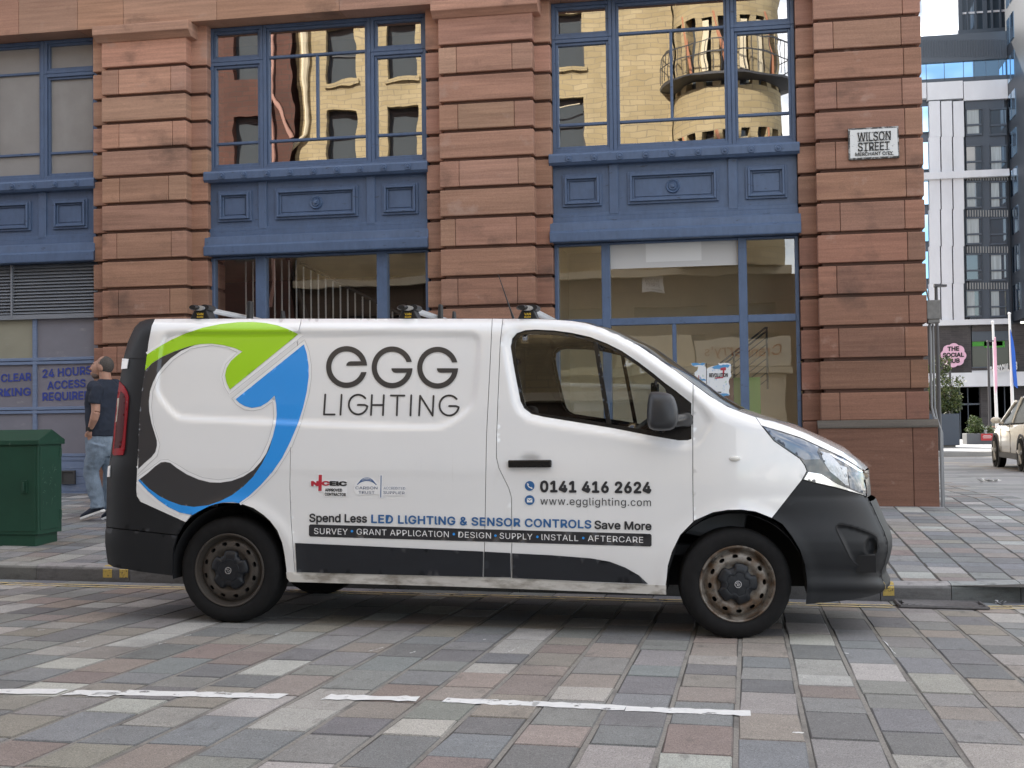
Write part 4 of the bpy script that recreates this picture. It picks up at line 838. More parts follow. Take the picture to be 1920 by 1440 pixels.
def panel(name, px, m, parent=VAN, holes=(), step=.03, off=0., gap=.002, rim=.018, nominal=False, smooth=True, mirror=True, edge=None):
    out = px if nominal else Npoly(px); hs = [h if nominal else Npoly(h) for h in holes]
    if gap: out = inset(out, gap)
    P, T, polys = cdt(out, hs, step, edge); Q = S3(P, off); b = MB(); 
    fs = []
    for t in T:
        a, c, e = P[t[0]], P[t[1]], P[t[2]]; fs.append(t if (c[0]-a[0])*(e[1]-a[1])-(c[1]-a[1])*(e[0]-a[0]) > 0 else t[::-1])
    b.add([tuple(p) for p in Q], fs)
    if rim:
        for i, q in enumerate(polys):
            A = S3(q, off); n = len(A); ar = sum(q[k][0]*q[(k+1) % n][1]-q[(k+1) % n][0]*q[k][1] for k in range(n)); 
            b.add([tuple(p) for p in A]+[(p[0], p[1]+rim, p[2]) for p in A], [((k+1) % n, k, n+k, n+(k+1) % n) for k in range(n)])
    o = b.build(name, m, parent); 
    if smooth: o.data.polygons.foreach_set('use_smooth', [True]*len(fs)+[False]*(len(o.data.polygons)-len(fs)))
    if mirror: VANOBJ.append(o)
    return o
M_paint = mat('white_van_paint', (.82, .82, .815), rough=.30, spec=.5, coat=1.0, noise=[((1.2, 1.2, 1.2), .02)], noise2=[((3, 3, 1.0), .66, .80, (.60, .57, .52), .35), ((26, 26, 1.3), .66, .80, (.55, .53, .49), .30)])
M_plast = mat('black_bumper_plastic', (.011, .012, .014), rough=.55, spec=.35, noise=[((5, 5, 5), .18)], noise2=[((4, 4, 13), .66, .74, (.055, .056, .06), .35)], bump=((300,)*3, .10, .001))
M_clad = mat('dark_cladding', (.019, .021, .026), rough=.5, spec=.35, noise=[((4, 4, 9), .15)], noise2=[((10, 10, 1.5), .66, .74, (.009, .009, .009), .6)])
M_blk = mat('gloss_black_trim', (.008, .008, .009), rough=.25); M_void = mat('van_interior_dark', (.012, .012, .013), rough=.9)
M_sill = mat('dirty_white_sill', (.62, .60, .56), rough=.45, coat=.3, noise=[((6, 6, 6), .12)], noise2=[((5, 5, 14), .48, .66, (.20, .175, .14), .8)])
M_tyre = mat('tyre_rubber', (.011, .0108, .0112), rough=.8, spec=.2, noise=((20,)*3, .25)); M_dgrey = mat('decal_charcoal', (.045, .044, .047), rough=.32, coat=.4); M_grn = mat('decal_green', (.36, .66, .014), rough=.32, coat=.4); M_blu = mat('decal_blue', (.028, .30, .80), rough=.32, coat=.4); M_dw = mat('decal_white', (.86, .86, .86), rough=.35, coat=.4)
M_tblue = mat('decal_text_blue', (.03, .13, .33), rough=.35); M_txt = mat('decal_text_charcoal', (.028, .028, .032), rough=.35); M_line = mat('decal_edge', (.45, .45, .45), rough=.4)
# panels
WHITE_L = [(290.4, 597.4), (284, 611), (278, 642), (271.7, 694.6), (264, 763), (259, 820), (257, 872), (255, 918), (256, 930), (263, 941)]
SEAM1 = [(565.7, 597), (559, 625), (555, 700), (551, 790.5), (544.5, 834), (543.5, 915), (546, 980), (551, 1050), (554, 1086)]
SEAM2 = [(923, 597), (919, 680), (912, 820), (910, 950), (907, 1090)]
DOORR = [(943, 597.2), (938, 640), (934, 740), (931, 820), (931, 858), (935.5, 878), (953.7, 914.7), (959, 933), (960, 1013), (957.5, 1091)]
FEND = [(1299.5, 719), (1299, 800), (1299, 900), (1300, 977)]
BON = [(1416.7, 781.7), (1422, 789), (1428, 798)]
HL_L = [(1428, 798), (1451, 826.5), (1477, 844.5), (1500, 860), (1509, 872.7), (1513, 883), (1504, 899.7)]
HL_T = [(1428, 798), (1464, 808.5), (1502.7, 821), (1541, 839), (1580, 857), (1605.5, 872.7), (1618, 882.5)]
HL_B = [(1504, 899.7), (1528, 906), (1567, 915), (1605.5, 925), (1626, 932)]
BF = [(1504, 899.7), (1477, 934), (1447.5, 971.6)]
TAILIN = [(240, 640), (252, 614), (262, 603.5), (275, 599), (290.4, 597.4)]
roofseg = lambda a, b: [p for p in ROOF_PX if a < p[0] < b]
panel('tail_panel', [*TAILIN, *WHITE_L[1:], (346.7, 979.4), (333, 1003), (198.8, 988), (200.4, 895), (202, 878), (205, 867), (209, 857), (214, 800), (219.6, 747), (224.8, 713), (232, 669.6)], M_plast, gap=.001, off=.0015)
panel('quarter_panel', [*WHITE_L, (347.7, 979.4), *ARCH_R[1:], *SEAM1[::-1], (400, 597)], M_paint, step=.02)
panel('side_door', [*SEAM1, *SEAM2[::-1], (700, 597)], M_paint, step=.02)
panel('door_pillar', [*SEAM2, *DOORR[::-1]], M_paint, step=.03)
sub = [p for p in ROOF_PX if 943 < p[0] < 1299]
WB = [*WIN_PX[:14], (1299.2, 757.9), (1299.2, 822), (1289.6, 826.3), *WIN_PX[20:]]
DOOR = panel('front_door', [*DOORR, (1247, 1110), *ARCH_F[1:6], *FEND[::-1], *sub[::-1]], M_paint, holes=[inset(Npoly([p for p in WIN_PX[:14]]+[(1296.5, 756), (1296.5, 823), (1289.6, 825.5)]+WIN_PX[20:]), 0)] and [[p for p in WIN_PX[:14]]+[(1296.5, 756), (1296.5, 823), (1289.6, 825.5)]+WIN_PX[20:]], step=.02)
panel('fender', [*FEND, *ARCH_F[5:], *BF[::-1][1:], *HL_L[::-1][1:], *BON[::-1][1:], (1390, 772.5), (1363, 761.7), (1330, 741.5)], M_paint, step=.022)
panel('bonnet_edge', [*BON, *HL_T[1:], (1616, 875), (1603, 863), (1580, 846.7), (1546.7, 830), (1513, 813), (1480, 800), (1450, 790)], M_paint, step=.02, gap=.001)
BUMP = [*BF[::-1], *HL_B[1:], *NOSE_PX[3:], (1631, 1119), (1592.6, 1125.8), (1554, 1129.6), (1510.5, 1133.5), (1513, 1091), (1509, 1060), (1500, 1032), (1485, 1006), (1467, 983)]
bumper = panel('front_bumper', BUMP, M_plast, step=.011, edge=.012)
rb = panel('rear_bumper', [(198.8, 989), (333, 1004), (325, 1028), (323.8, 1080), (267.5, 1073), (213, 1064), (201.9, 1057.5), (196.7, 1018), (196.7, 995)], M_plast)
panel('sill', [(538, 1084), (536.5, 1073), (700, 1076), (904, 1082), (957, 1083.5), (1100, 1092), (1214, 1096), (1249, 1098), (1249, 1115), (1100, 1109), (860, 1100), (700, 1095.5), (543, 1091)], M_sill, gap=0, off=.001, step=.025)
panel('cladding', [(553, 1018), (700, 1024.5), (906, 1034), (905, 1082), (700, 1077), (556, 1073)], M_clad, gap=.001, off=.009, rim=.012)
panel('cladding', [(908, 1034.2), (957, 1037), (957, 1083), (907, 1082)], M_clad, gap=.001, off=.009, rim=.012)
panel('cladding', ([(960, 1037.2), (1034, 1041), (1107, 1046.7), (1143, 1053), (1172, 1064), (1198, 1078.7), (1215, 1095), (1100, 1090.5), (960, 1084)]), M_clad, gap=.001, off=.009, rim=.012)
# inner shell keeps light out of the cavities
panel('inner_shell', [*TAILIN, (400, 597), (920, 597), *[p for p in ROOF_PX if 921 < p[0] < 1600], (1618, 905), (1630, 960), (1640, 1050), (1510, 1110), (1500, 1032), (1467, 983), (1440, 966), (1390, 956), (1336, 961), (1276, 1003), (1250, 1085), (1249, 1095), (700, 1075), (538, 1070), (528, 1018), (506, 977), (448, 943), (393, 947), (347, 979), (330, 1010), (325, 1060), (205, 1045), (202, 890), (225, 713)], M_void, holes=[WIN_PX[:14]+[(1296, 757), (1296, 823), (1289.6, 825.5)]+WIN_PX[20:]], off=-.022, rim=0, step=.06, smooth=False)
# window trim, glass, divider, quarter triangle
trim = panel('window_trim', WB, M_blk, parent=DOOR, holes=[GLS_PX], off=-.012, gap=0, step=.02, rim=.02); VANOBJ.remove(trim)
panel('window_trim', [(1300.8, 759), (1312.5, 773.6), (1321.6, 788.5), (1319, 795.4), (1303, 819.5), (1300.8, 821)], M_blk, off=-.012, gap=0, step=.02)
M_cab = glass('cab_glass', (.84, .88, .86), f0=.10, wav=None)
gl = panel('window_glass', GLS_PX, M_cab, parent=DOOR, off=-.016, gap=0, step=.04, rim=0); VANOBJ.remove(gl)
dv = panel('window_divider', [(1112, 640), (1120, 641), (1146, 796), (1137, 795)], M_blk, parent=DOOR, off=-.002, gap=0, step=.01); VANOBJ.remove(dv)
# door handle, side repeater, fuel seam
hd = MB(); A = np.array(S3([NP2(953, 869)], .020)[0]); B = np.array(S3([NP2(1034, 870)], .020)[0]); 
hd.box(A[0], B[0], A[1]-.012, A[1]+.012, B[2]-.020, A[2]+.020); hd.box(A[0], A[0]+.04, A[1], A[1]+.03, A[2]-.016, A[2]+.016); hd.box(B[0]-.04, B[0], A[1], A[1]+.03, A[2]-.016, A[2]+.016)
h = hd.build('door_handle', M_blk, DOOR, bevel=.007, seg=3)
A = S3([NP2(1378, 860)], .004)[0]; q = MB(); q.ball(A, (.034, .012, .016), 20, 10); q.build('side_repeater', mat('repeater_lens', (.75, .74, .70), rough=.15, coat=.6), VAN, smooth=60)
# headlight
M_lens = mat('headlight_dark', (.03, .035, .045), rough=.10, spec=.8, coat=1.0); M_chr = mat('chrome', (.82, .82, .83), rough=.09, metal=1.0, bump=((40,)*3, .2, .004)); M_refl = mat('lamp_reflector', (.42, .44, .47), rough=.25, metal=.9, bump=((30, 30, 9), .6, .01)); M_bluel = mat('lamp_lens_blue', (.13, .17, .24), rough=.06, spec=.8, coat=1.)
HLN = [*HL_T, (1621, 898), (1624.8, 914), (1626, 932), *HL_B[::-1][1:], *HL_L[::-1][1:-1]]
hl = panel('headlight', HLN, M_lens, step=.016, off=.0, gap=.003)
for nm, px, m in (('lamp_upper_lens', [(1432, 800.5), (1464, 811), (1502, 823), (1535, 838), (1532, 848), (1538, 861), (1508, 862), (1478, 842), (1453, 824)], M_bluel), ('indicator_lens', [(1516, 885), (1540, 889), (1552, 897), (1570, 908), (1600, 920), (1619, 928), (1600, 922.5), (1567, 913), (1530, 904.5), (1508, 898.5)], M_chr),
                  ('lamp_reflector', [(1538, 846), (1556, 850), (1572, 868), (1584, 884), (1592, 910), (1586, 910), (1572, 897), (1556, 884), (1546, 868)], M_refl), ('lamp_bezel', [(1556, 850), (1590, 866), (1618, 884), (1616, 887), (1588, 870), (1562, 856)], M_chr),
                  ('lamp_bowl', [(1590, 884), (1618, 887), (1622, 912), (1622, 926), (1594, 915)], mat('lamp_bowl_blue', (.10, .125, .16), rough=.15, coat=1., noise=((60,)*3, .5))), ('lamp_strip', [(1574, 872), (1588, 876), (1590, 908), (1582, 890)], M_refl)):
    panel(nm, px, m, parent=hl, off=.0025, gap=0, step=.014, rim=0, mirror=False)
# tail light and hinges
M_redl = mat('tail_light_red', (.26, .008, .014), rough=.45, spec=.15, coat=.05, noise=((8, 8, 3), .4)); M_redd = mat('tail_light_dark', (.07, .012, .014), rough=.45, spec=.15, coat=.0); M_lensw = mat('tail_light_clear', (.62, .60, .52), rough=.12, coat=1.)
tl = panel('tail_light', [(223.5, 715), (232, 724), (238, 735), (240.5, 745), (239, 770), (236, 800), (233, 842), (230, 853), (213, 854), (210.5, 850), (214, 800), (219.6, 747)], M_redl, off=.012, gap=0, step=.014, rim=.025)
panel('tail_light_inner', [(226, 733), (233, 739), (235, 746), (232, 800), (228, 832), (226, 840), (214, 841), (217, 800), (221, 755)], M_redd, parent=tl, off=.0135, gap=0, step=.014, rim=0, mirror=False)
panel('tail_light_clear', [(220, 747), (223.5, 746), (219, 790), (216, 792)], M_lensw, parent=tl, off=.0145, gap=0, step=.012, rim=0, mirror=False)
for px in ([(229, 672), (240.5, 673), (237.5, 691), (227, 692)], [(202.5, 874), (206, 873), (205, 894), (200.5, 894)]): panel('hinge_cover', px, M_dw, off=.014, gap=0, step=.02, rim=.03)
# door mirror
mi = MB(); c = S3([NP2(1246, 772)], 0)[0]; P0 = lambda x, y, o: S3([NP2(x, y)], o)[0]
prof = smooth_poly([(1217, 737), (1224, 734), (1246, 735), (1262, 741), (1269, 757), (1272, 774), (1270, 795), (1262, 806), (1240, 808), (1220, 806), (1213, 795), (1213, 762)], 1)
rings = []
for o, sc in ((.06, .80), (.09, .95), (.14, 1.0), (.20, .97), (.235, .86), (.25, .6)):
    cx, cy = 1243, 772; rings.append([P0(cx+(x-cx)*sc, cy+(y-cy)*sc, o) for x, y in prof])
n = len(prof); mi.add([tuple(p) for r_ in rings for p in r_], [(i*n+k, i*n+(k+1) % n, (i+1)*n+(k+1) % n, (i+1)*n+k) for i in range(len(rings)-1) for k in range(n)]+[tuple(range(n))[::-1], tuple(range((len(rings)-1)*n, len(rings)*n))])
mo = mi.build('door_mirror', mat('mirror_housing', (.030, .032, .036), rough=.42), DOOR, smooth=60)
q = MB(); q.tube([P0(1262, 790, .13), P0(1284, 787, .05), P0(1290, 787, -.02)], [(.03, .035), (.032, .045), (.035, .05)], 12); q.build('mirror_arm', M_blk, DOOR, smooth=50)
# mirror everything on the flank to the far side
for o in list(VANOBJ):
    c = o.copy(); COL.objects.link(c); c.parent = VAN; c.scale = (1, -1, 1)
    for k in o.children:
        if k.name.startswith(('lamp', 'tail', 'indicator', 'window', 'fog')): d = k.copy(); COL.objects.link(d); d.parent = c
# roof, windscreen, bonnet, nose and rear: lofted across between the two flanks
def across(name, px, m, crown=.03, bulge=0., n=14, off=.0):
    P = S3(Npoly(px), off); b = MB(); pts = []
    for p in P:
        for k in range(n+1):
            t = k/n; y = p[1]+(2*YC-2*p[1])*t; w = 1-(2*t-1)**2; pts.append((p[0]+bulge*w, y, p[2]+crown*w))
    m_ = len(P); b.add(pts, [(i*(n+1)+k, (i+1)*(n+1)+k, (i+1)*(n+1)+k+1, i*(n+1)+k+1) for i in range(m_-1) for k in range(n)]); return b.build(name, m, VAN, smooth=50)
across('roof', [(290, 597.3), (400, 597), (600, 597), (800, 597), (943, 597.2), (1003, 597.4), (1050, 599.6), (1085, 603)], M_paint, .025)
across('windscreen', densify([(1085, 603), (1129, 614.4), (1198, 647.6), (1266, 694.3), (1340, 748), (1380, 769)], 20, False), M_lens, .02, .05)
across('bonnet', densify([(1380, 769), (1416, 781.7), (1480, 800), (1546, 830), (1580, 846.7), (1621, 882)], 20, False), M_paint, .015, .05)
across('grille', [(1621, 883), (1623, 900), (1625, 915), (1626, 932)], M_blk, 0, .06)
across('bumper_face', NOSE_PX[3:], M_plast, 0, .07)
across('rear_doors', [(290, 597.3), (275, 599), (262, 603.5), (252, 614), (240, 640), (232, 669.6), (224.8, 713), (214, 800), (205, 867), (200.4, 895), (198.8, 987), (196.7, 1018), (201.9, 1057.5)], M_paint, 0, -.03)
for dz, r_, m in ((.0, .022, M_chr), (-.05, .012, M_blk), (-.09, .012, M_blk), (-.13, .012, M_blk)):
    A = S3([NP2(1621, 893)])[0]; b = MB(); b.tube([(A[0]-.05+.085*math.sin(math.pi*(.12+.76*k/12))**.5, A[1]+.0+(2*YC-2*A[1])*(.02+.96*k/12), A[2]+dz) for k in range(13)], r_, 8); b.build('grille_bar', m, VAN, smooth=60)
b = MB(); A = S3([NP2(200, 1050)])[0]; b.box(A[0]-.06, A[0]+.03, A[1]+.12, 2*YC-A[1]-.12, A[2]-.02, A[2]+.16); b.build('rear_step', M_plast, VAN, bevel=.02)
b = MB(); 
for x in (-3.86, -.05): pass
zf = .34; b.box(-2.72, -.60, 7.60, 9.36, zf, zf+.10); b.box(-3.95, -3.66, 7.65, 9.3, zf+.04, zf+.14); b.box(-4.0, .55, 7.95, 9.0, zf+.06, zf+.30); b.box(.35, .72, 7.75, 9.2, zf, zf+.1); b.build('underbody', M_void, VAN)
# --- wheels
def wheel(c, steer, y0, spin, rust, flip=1, size=1.0):
    R = Matrix.Translation(Vector((c[0], y0, c[1]))) @ Matrix.Rotation(math.radians(steer), 4, 'Z') @ Matrix.Scale(flip, 4, (0, 1, 0)) @ Matrix.Scale(size, 4)
    b = MB(); RT = .3215; n = 96
    prof = [(.212, .012), (.222, .002), (.245, -.006), (.275, -.008), (.298, .002), (.311, .018)]; b.lathe(prof, (0, 0, 0), 'Y', n)
    pts = []; rows_ = [(.311, .018), (.3185, .030), (RT, .05), (RT, .10), (RT, .16), (.3185, .18), (.311, .193), (.29, .20), (.22, .20)]
    for i, (r, a) in enumerate(rows_):
        for k in range(n):
            t = 2*math.pi*k/n; rr = r-(.006 if (1 <= i <= 5 and (k+i) % 3 == 0) else 0); pts.append((rr*math.cos(t), a, rr*math.sin(t)))
    b.add(pts, [(i*n+k, i*n+(k+1) % n, (i+1)*n+(k+1) % n, (i+1)*n+k) for i in range(len(rows_)-1) for k in range(n)])
    ty = b.build('wheel', M_tyre, VAN, smooth=35, xf=R)
    # pressed steel rim with twelve oval vents
    out = arc(0, 0, .184, .184, 0, 360, 72)[:-1]; holes = [[(.158*math.cos(a)-(u*.011)*math.cos(a)*1.0-(v*.017)*math.sin(a), .158*math.sin(a)-(u*.011)*math.sin(a)+(v*.017)*math.cos(a)) for u, v in [(math.cos(q)*(abs(math.cos(q))**-.25), math.sin(q)) for q in np.linspace(.05, 2*math.pi+.05, 14)[:-1]]] for a in [spin+math.pi*k/6 for k in range(12)]]
    P, T, polys = cdt(out, holes, .012, .009)
    dep = lambda r: float(np.interp(r, [0, .09, .115, .128, .14, .17, .184], [.030, .030, .026, .012, .010, .016, .034]))
    b = MB(); b.add([(p[0], dep(math.hypot(*p)), p[1]) for p in P], T)
    for hq in polys[1:]: k = len(hq); b.add([(p[0], dep(math.hypot(*p)), p[1]) for p in hq]+[(p[0], dep(math.hypot(*p))+.02, p[1]) for p in hq], [(i, (i+1) % k, k+(i+1) % k, k+i) for i in range(k)])
    b.lathe([(.184, .034), (.190, .040), (.196, .034), (.203, .012), (.209, -.001), (.216, -.004), (.2215, .002), (.221, .012)], (0, 0, 0), 'Y', 72)
    b.build('rim', rust, ty, smooth=35, xf=R)
    b = MB(); b.lathe([(.19, .06), (0, .06)], (0, 0, 0), 'Y', 48); b.build('dark_backing', M_void, ty, xf=R)  # dark disc added behind the rim vents to paint their depth black
    lob = []
    for k in range(90): a = 2*math.pi*k/90; w = math.cos(5*(a-spin)); q_ = .107+.012*math.tanh(4*(w+.45)); lob.append((q_*math.cos(a), q_*math.sin(a)))
    b = MB(); nl = len(lob); levels = [(1.0, .022), (.97, .004), (.88, -.003), (.62, -.009), (.56, -.007), (.54, -.010), (0.02, -.013)]
    b.add([(x*s, d, z*s) for s, d in levels for x, z in lob], [(i*nl+k, i*nl+(k+1) % nl, (i+1)*nl+(k+1) % nl, (i+1)*nl+k) for i in range(len(levels)-1) for k in range(nl)]); b.build('hub_cap', mat('hub_cap_grey', (.011, .0125, .016), rough=.42, spec=.35) if 'hub_cap_grey' not in bpy.data.materials else bpy.data.materials['hub_cap_grey'], ty, smooth=40, xf=R)
    b = MB(); ri = [(.0205, -.0125), (.0205, -.017), (.0165, -.017), (.0165, -.0135)]; b.lathe(ri, (0, 0, 0), 'Y', 28)
    for pl in stroke([(-.009, .006), (-.002, .009), (.006, .006), (.002, .001), (-.006, -.003), (-.002, -.009), (.007, -.007), (.010, -.001)], .0055): b.poly([(x, -.0165, z) for x, z in pl[::-1]])
    b.build('emblem', M_chr, ty, xf=R)
    return ty
M_rust1 = mat('rusty_steel_rear', (.058, .050, .043), rough=.6, metal=.3, noise=[((14,)*3, .3)], noise2=[((7,)*3, .45, .65, (.046, .035, .027), .7)])
M_rust2 = mat('rusty_steel_front', (.215, .195, .17), rough=.5, metal=.35, noise=[((16,)*3, .35)], noise2=[((9,)*3, .42, .58, (.085, .048, .024), .9), ((22,)*3, .55, .66, (.03, .025, .02), .8)])
WB_ = NP2(425.5, 1070.5); wheel(WB_, 0, 7.535, .22, M_rust1, 1, 1.035); wheel((WF[0]+.012, WF[1]), 11, 7.525, .05, M_rust2)
wheel((WB_[0], WB_[1]-.045), 0, 2*YC-7.535, .5, M_rust1, -1, 1.035); wheel((WF[0], WF[1]-.04), 11, 2*YC-7.525, .4, M_rust2, -1)
for cx, cz in (WR, WF):
    b = MB(); aa = [(.405*math.cos(math.radians(a)), .405*math.sin(math.radians(a))) for a in range(-8, 189, 7)]
    for ya, yb in ((7.53, 7.90), (2*YC-7.53, 2*YC-7.90)):
        b = MB()
        m_ = len(aa); b.add([(cx+x, ya, cz+z) for x, z in aa]+[(cx+x, yb, cz+z) for x, z in aa], [(i, i+1, m_+i+1, m_+i) for i in range(m_-1)]); b.poly([(cx+x, yb, cz+z) for x, z in aa])
        b.build('wheel_arch_liner', M_void, VAN, smooth=50)
# --- cab interior
b = MB(); b.box(-1.66, -1.60, 7.68, 9.26, .45, 1.78); b.box(-1.6, -.1, 7.7, 9.24, .44, .5); b.build('bulkhead', M_void, VAN)
M_seat = mat('seat_fabric', (.05, .05, .055), rough=.9)
for y in (7.92, 8.55, 8.98):
    b = MB(); X_ = -.52; b.box(X_-.80, X_-.28, y-.22, y+.22, .60, .76); b.hexa([(X_-.90, y-.22, .74), (X_-.74, y-.22, .74), (X_-.74, y+.22, .74), (X_-.90, y+.22, .74), (X_-1.03, y-.2, 1.20), (X_-.93, y-.2, 1.20), (X_-.93, y+.2, 1.20), (X_-1.03, y+.2, 1.20)]); b.box(X_-1.03, X_-.95, y-.1, y+.1, 1.21, 1.36); b.build('seat', M_seat, VAN, bevel=.04, seg=3)
b = MB(); q = [(-.60, .95), (-.50, 1.06), (-.10, 1.05), (.05, .95), (-.05, .5), (-.55, .6)]; b.extr([(x, 7.68, z) for x, z in q], (0, 1.58, 0)); b.build('dashboard', mat('dashboard_plastic', (.05, .055, .06), rough=.6), VAN, bevel=.03)
b = MB(); cst = Vector((-.70, 7.98, 1.16)); ax = Vector((-.62, 0, .78)); e1 = Vector((0, 1, 0)); e2 = ax.cross(e1).normalized()
b.tube([cst+(e1*math.cos(a)+e2*math.sin(a))*.19 for a in np.linspace(0, 2*math.pi, 33)], .017, 8, caps=False)
for a in (.2, 2.94, 4.71): b.tube([cst, cst+(e1*math.cos(a)+e2*math.sin(a))*.18], .014, 6)
b.ball(cst, .06, 12, 8); b.tube([cst, cst+Vector((.3, 0, -.25))], .035, 8); b.build('steering_wheel', mat('steering_leather', (.06, .065, .07), rough=.45), VAN, smooth=60)
b = MB(); b.box(-.62, -.58, 8.40, 8.62, 1.40, 1.49); b.tube([(-.60, 8.5, 1.49), (-.52, 8.5, 1.60)], .012, 6); b.build('rear_view_mirror', M_blk, VAN, bevel=.01)
# --- roof rack, aerial
M_alu = mat('bar_aluminium', (.62, .64, .66), rough=.35, metal=.6); M_foot = mat('rack_foot_black', (.010, .010, .011), rough=.5); M_yel = mat('yellow_lettering', (.75, .50, .05), rough=.5)
RACK = thing('roof_rack', (-1.9, YC, 1.85), 'silver roof bars on black feet clamped across the top of the white van', 'roof rack')
def rk(x, y, Y): return atY(x, y, Y)
YR = YV+.20
for fx, xr_ in ((376, 0), (766, 0), (990, 0)):
    b = MB(); q = [(fx-20, 598.5), (fx-12.5, 582), (fx+10, 580), (fx+18, 598.5)]; q = [rk(x, y, YR) for x, y in q]; b.extr([tuple(p) for p in q], (0, .11, 0)); ft = b.build('foot', M_foot, RACK, bevel=.006)
    b = MB(); T0 = rk(fx-1, 578, YR); 
    T = Vector((T0[0], T0[1], T0[2])); b.tube([T+Vector((-.0, -.02, 0)), T+Vector((0, 1.50, 0))], [(.036, .016)]*2, 16, flat=((1, 0, 0), (0, 0, 1))); b.build('bar', M_alu, RACK, smooth=50)
    b = MB(); b.tube([T+Vector((-.03, -.05, .004)), T+Vector((-.03, -.02, .004))], [(.022, .013), (.037, .018)], 14, flat=((1, 0, 0), (0, 0, 1))); b.tube([T+Vector((.03, .0, .004)), T+Vector((.03, .10, .004))], [(.030, .020), (.036, .022)], 14, flat=((1, 0, 0), (0, 0, 1))); b.build('bar_end_cap', M_foot, RACK, smooth=50)
    b = MB(); 
    for s, y, cap, w in (('VAN', 591, 4.2, 12), ('GUARD', 595.8, 2.8, 12)): P, Fs = text_px(s, (fx-7, y), (fx-7+w, y-.2), cap, .03); b.add([rk(px_, py_, YR-.006-k_*1.2e-4) for (px_, py_), k_ in zip(P, LAYER)], Fs)
    b.build('foot_lettering', M_yel, ft)
    q = MB(); F2 = Vector((T[0], T[1]+1.3, T[2])); q.box(T[0]-.07, T[0]+.06, T[1]+1.35, T[1]+1.46, T[2]-.09, T[2]-.01); q.build('foot', M_foot, RACK, bevel=.006)
for x0, x1, yt, yb, dy in ((460, 469, 564, 598, .62), (524, 527, 582, 598, .9), (818.5, 826, 570, 598, .62), (845, 850, 583, 598, .9)):
    A = rk(x0, yb, YR+dy); B = rk(x1, yt, YR+dy); b = MB(); b.hexa([(A[0], YR+dy, A[2]-.06), (A[0]+.035, YR+dy, A[2]-.06), (A[0]+.035, YR+dy+.06, A[2]-.06), (A[0], YR+dy+.06, A[2]-.06), (A[0]+.012, YR+dy, B[2]), (B[0]+.005, YR+dy, B[2]), (B[0]+.005, YR+dy+.06, B[2]), (A[0]+.012, YR+dy+.06, B[2])]); b.build('load_stop', M_foot, RACK, bevel=.008)
b = MB(); A = rk(963, 598, YR+.45); B = rk(934, 514, YR+.45); b.tube([tuple(A), tuple(A+(B-A)*.22), tuple(B)], [.010, .005, .0022], 6); b.build('aerial', M_foot, VAN, smooth=60)
# --- flank graphics
def decal_px(name, px, m, off=.0042, step=.014, parent=VAN, holes=()): return panel(name, px, m, parent=parent, off=off, gap=0, rim=0, step=step, mirror=False, holes=holes)
Zg = lambda L: zoomed(250, 590, 3.69, L)
GREEN = [(95, 275), (180, 220), (260, 175), (360, 130), (480, 90), (600, 65), (720, 52), (830, 50), (920, 58), (1000, 75), (1070, 100), (1140, 135), (668, 518), (645, 470), (635, 420), (645, 370), (675, 320), (720, 280), (755, 255), (700, 230), (620, 210), (540, 200), (460, 203), (380, 220), (280, 255), (200, 290), (130, 335), (80, 385)]
SWIRL_IN = [(430, 208), (330, 250), (260, 300), (210, 350), (165, 410), (135, 470), (115, 530), (107, 600), (110, 670), (125, 750), (150, 830), (162, 870), (163, 905), (152, 950), (125, 985), (78, 1025), (34, 1068)]
SWIRL = SWIRL_IN+[(30, 960), (42, 700), (62, 500), (80, 387), (130, 337), (200, 292), (280, 257), (380, 222)]
LOW_IN = [(44, 1138), (100, 1095), (150, 1050), (190, 1022), (220, 1018), (255, 1025), (300, 1060), (370, 1105), (450, 1140), (530, 1160), (600, 1162), (680, 1150), (760, 1120), (830, 1075), (880, 1020), (920, 960), (948, 890), (965, 842)]
LOW_OUT = [(940, 930), (890, 1030), (830, 1120), (760, 1190), (680, 1250), (600, 1290), (520, 1318), (420, 1330), (330, 1318), (250, 1290), (180, 1255), (110, 1205)]
ARR = [(708, 585), (1180, 205), (1200, 270), (1212, 350), (1213, 430), (1200, 530), (1175, 640), (1140, 750), (1090, 870), (1030, 990), (960, 1090), (880, 1180), (800, 1255), (732, 1303)]
BLUE = ARR+[(690, 1296), (620, 1298), (560, 1312), (520, 1326), (450, 1362), (408, 1386), (320, 1368), (240, 1330), (170, 1280), (100, 1220), (34, 1148)]+[(44, 1139)]+LOW_OUT[::-1]+[(965, 843), (985, 760), (992, 690), (988, 620), (977, 560), (930, 605), (880, 635), (820, 645), (770, 632), (735, 612)]
def ribbon_px(name, pts, w, m, off, parent=VAN, closed=False, step=.02):
    P = densify(pts, 4, closed); n = len(P); L_ = []; R_ = []
    for i in range(n):
        a = P[i-1] if (closed or i > 0) else P[i]; c = P[(i+1) % n] if (closed or i < n-1) else P[i]; dx, dy = c[0]-a[0], c[1]-a[1]; l = math.hypot(dx, dy) or 1
        L_.append((P[i][0]-dy/l*w/2, P[i][1]+dx/l*w/2)); R_.append((P[i][0]+dy/l*w/2, P[i][1]-dx/l*w/2))
    b = MB(); N_ = n if closed else n-1; K_ = 4
    Q = S3(Npoly([(L_[i][0]+(R_[i][0]-L_[i][0])*k/K_, L_[i][1]+(R_[i][1]-L_[i][1])*k/K_) for k in range(K_+1) for i in range(n)]), off)
    b.add([tuple(p) for p in Q], [(k*n+i, k*n+(i+1) % n, (k+1)*n+(i+1) % n, (k+1)*n+i) for k in range(K_) for i in range(N_)]); return b.build(name, m, parent)
ribbon_px('graphic_outline', Zg([(95, 275)]+GREEN[1:12]+[(1165, 140), (665, 545), (640, 500), (615, 440), (620, 390), (640, 340), (670, 305), (715, 265)]), 9, M_dw, .0016)
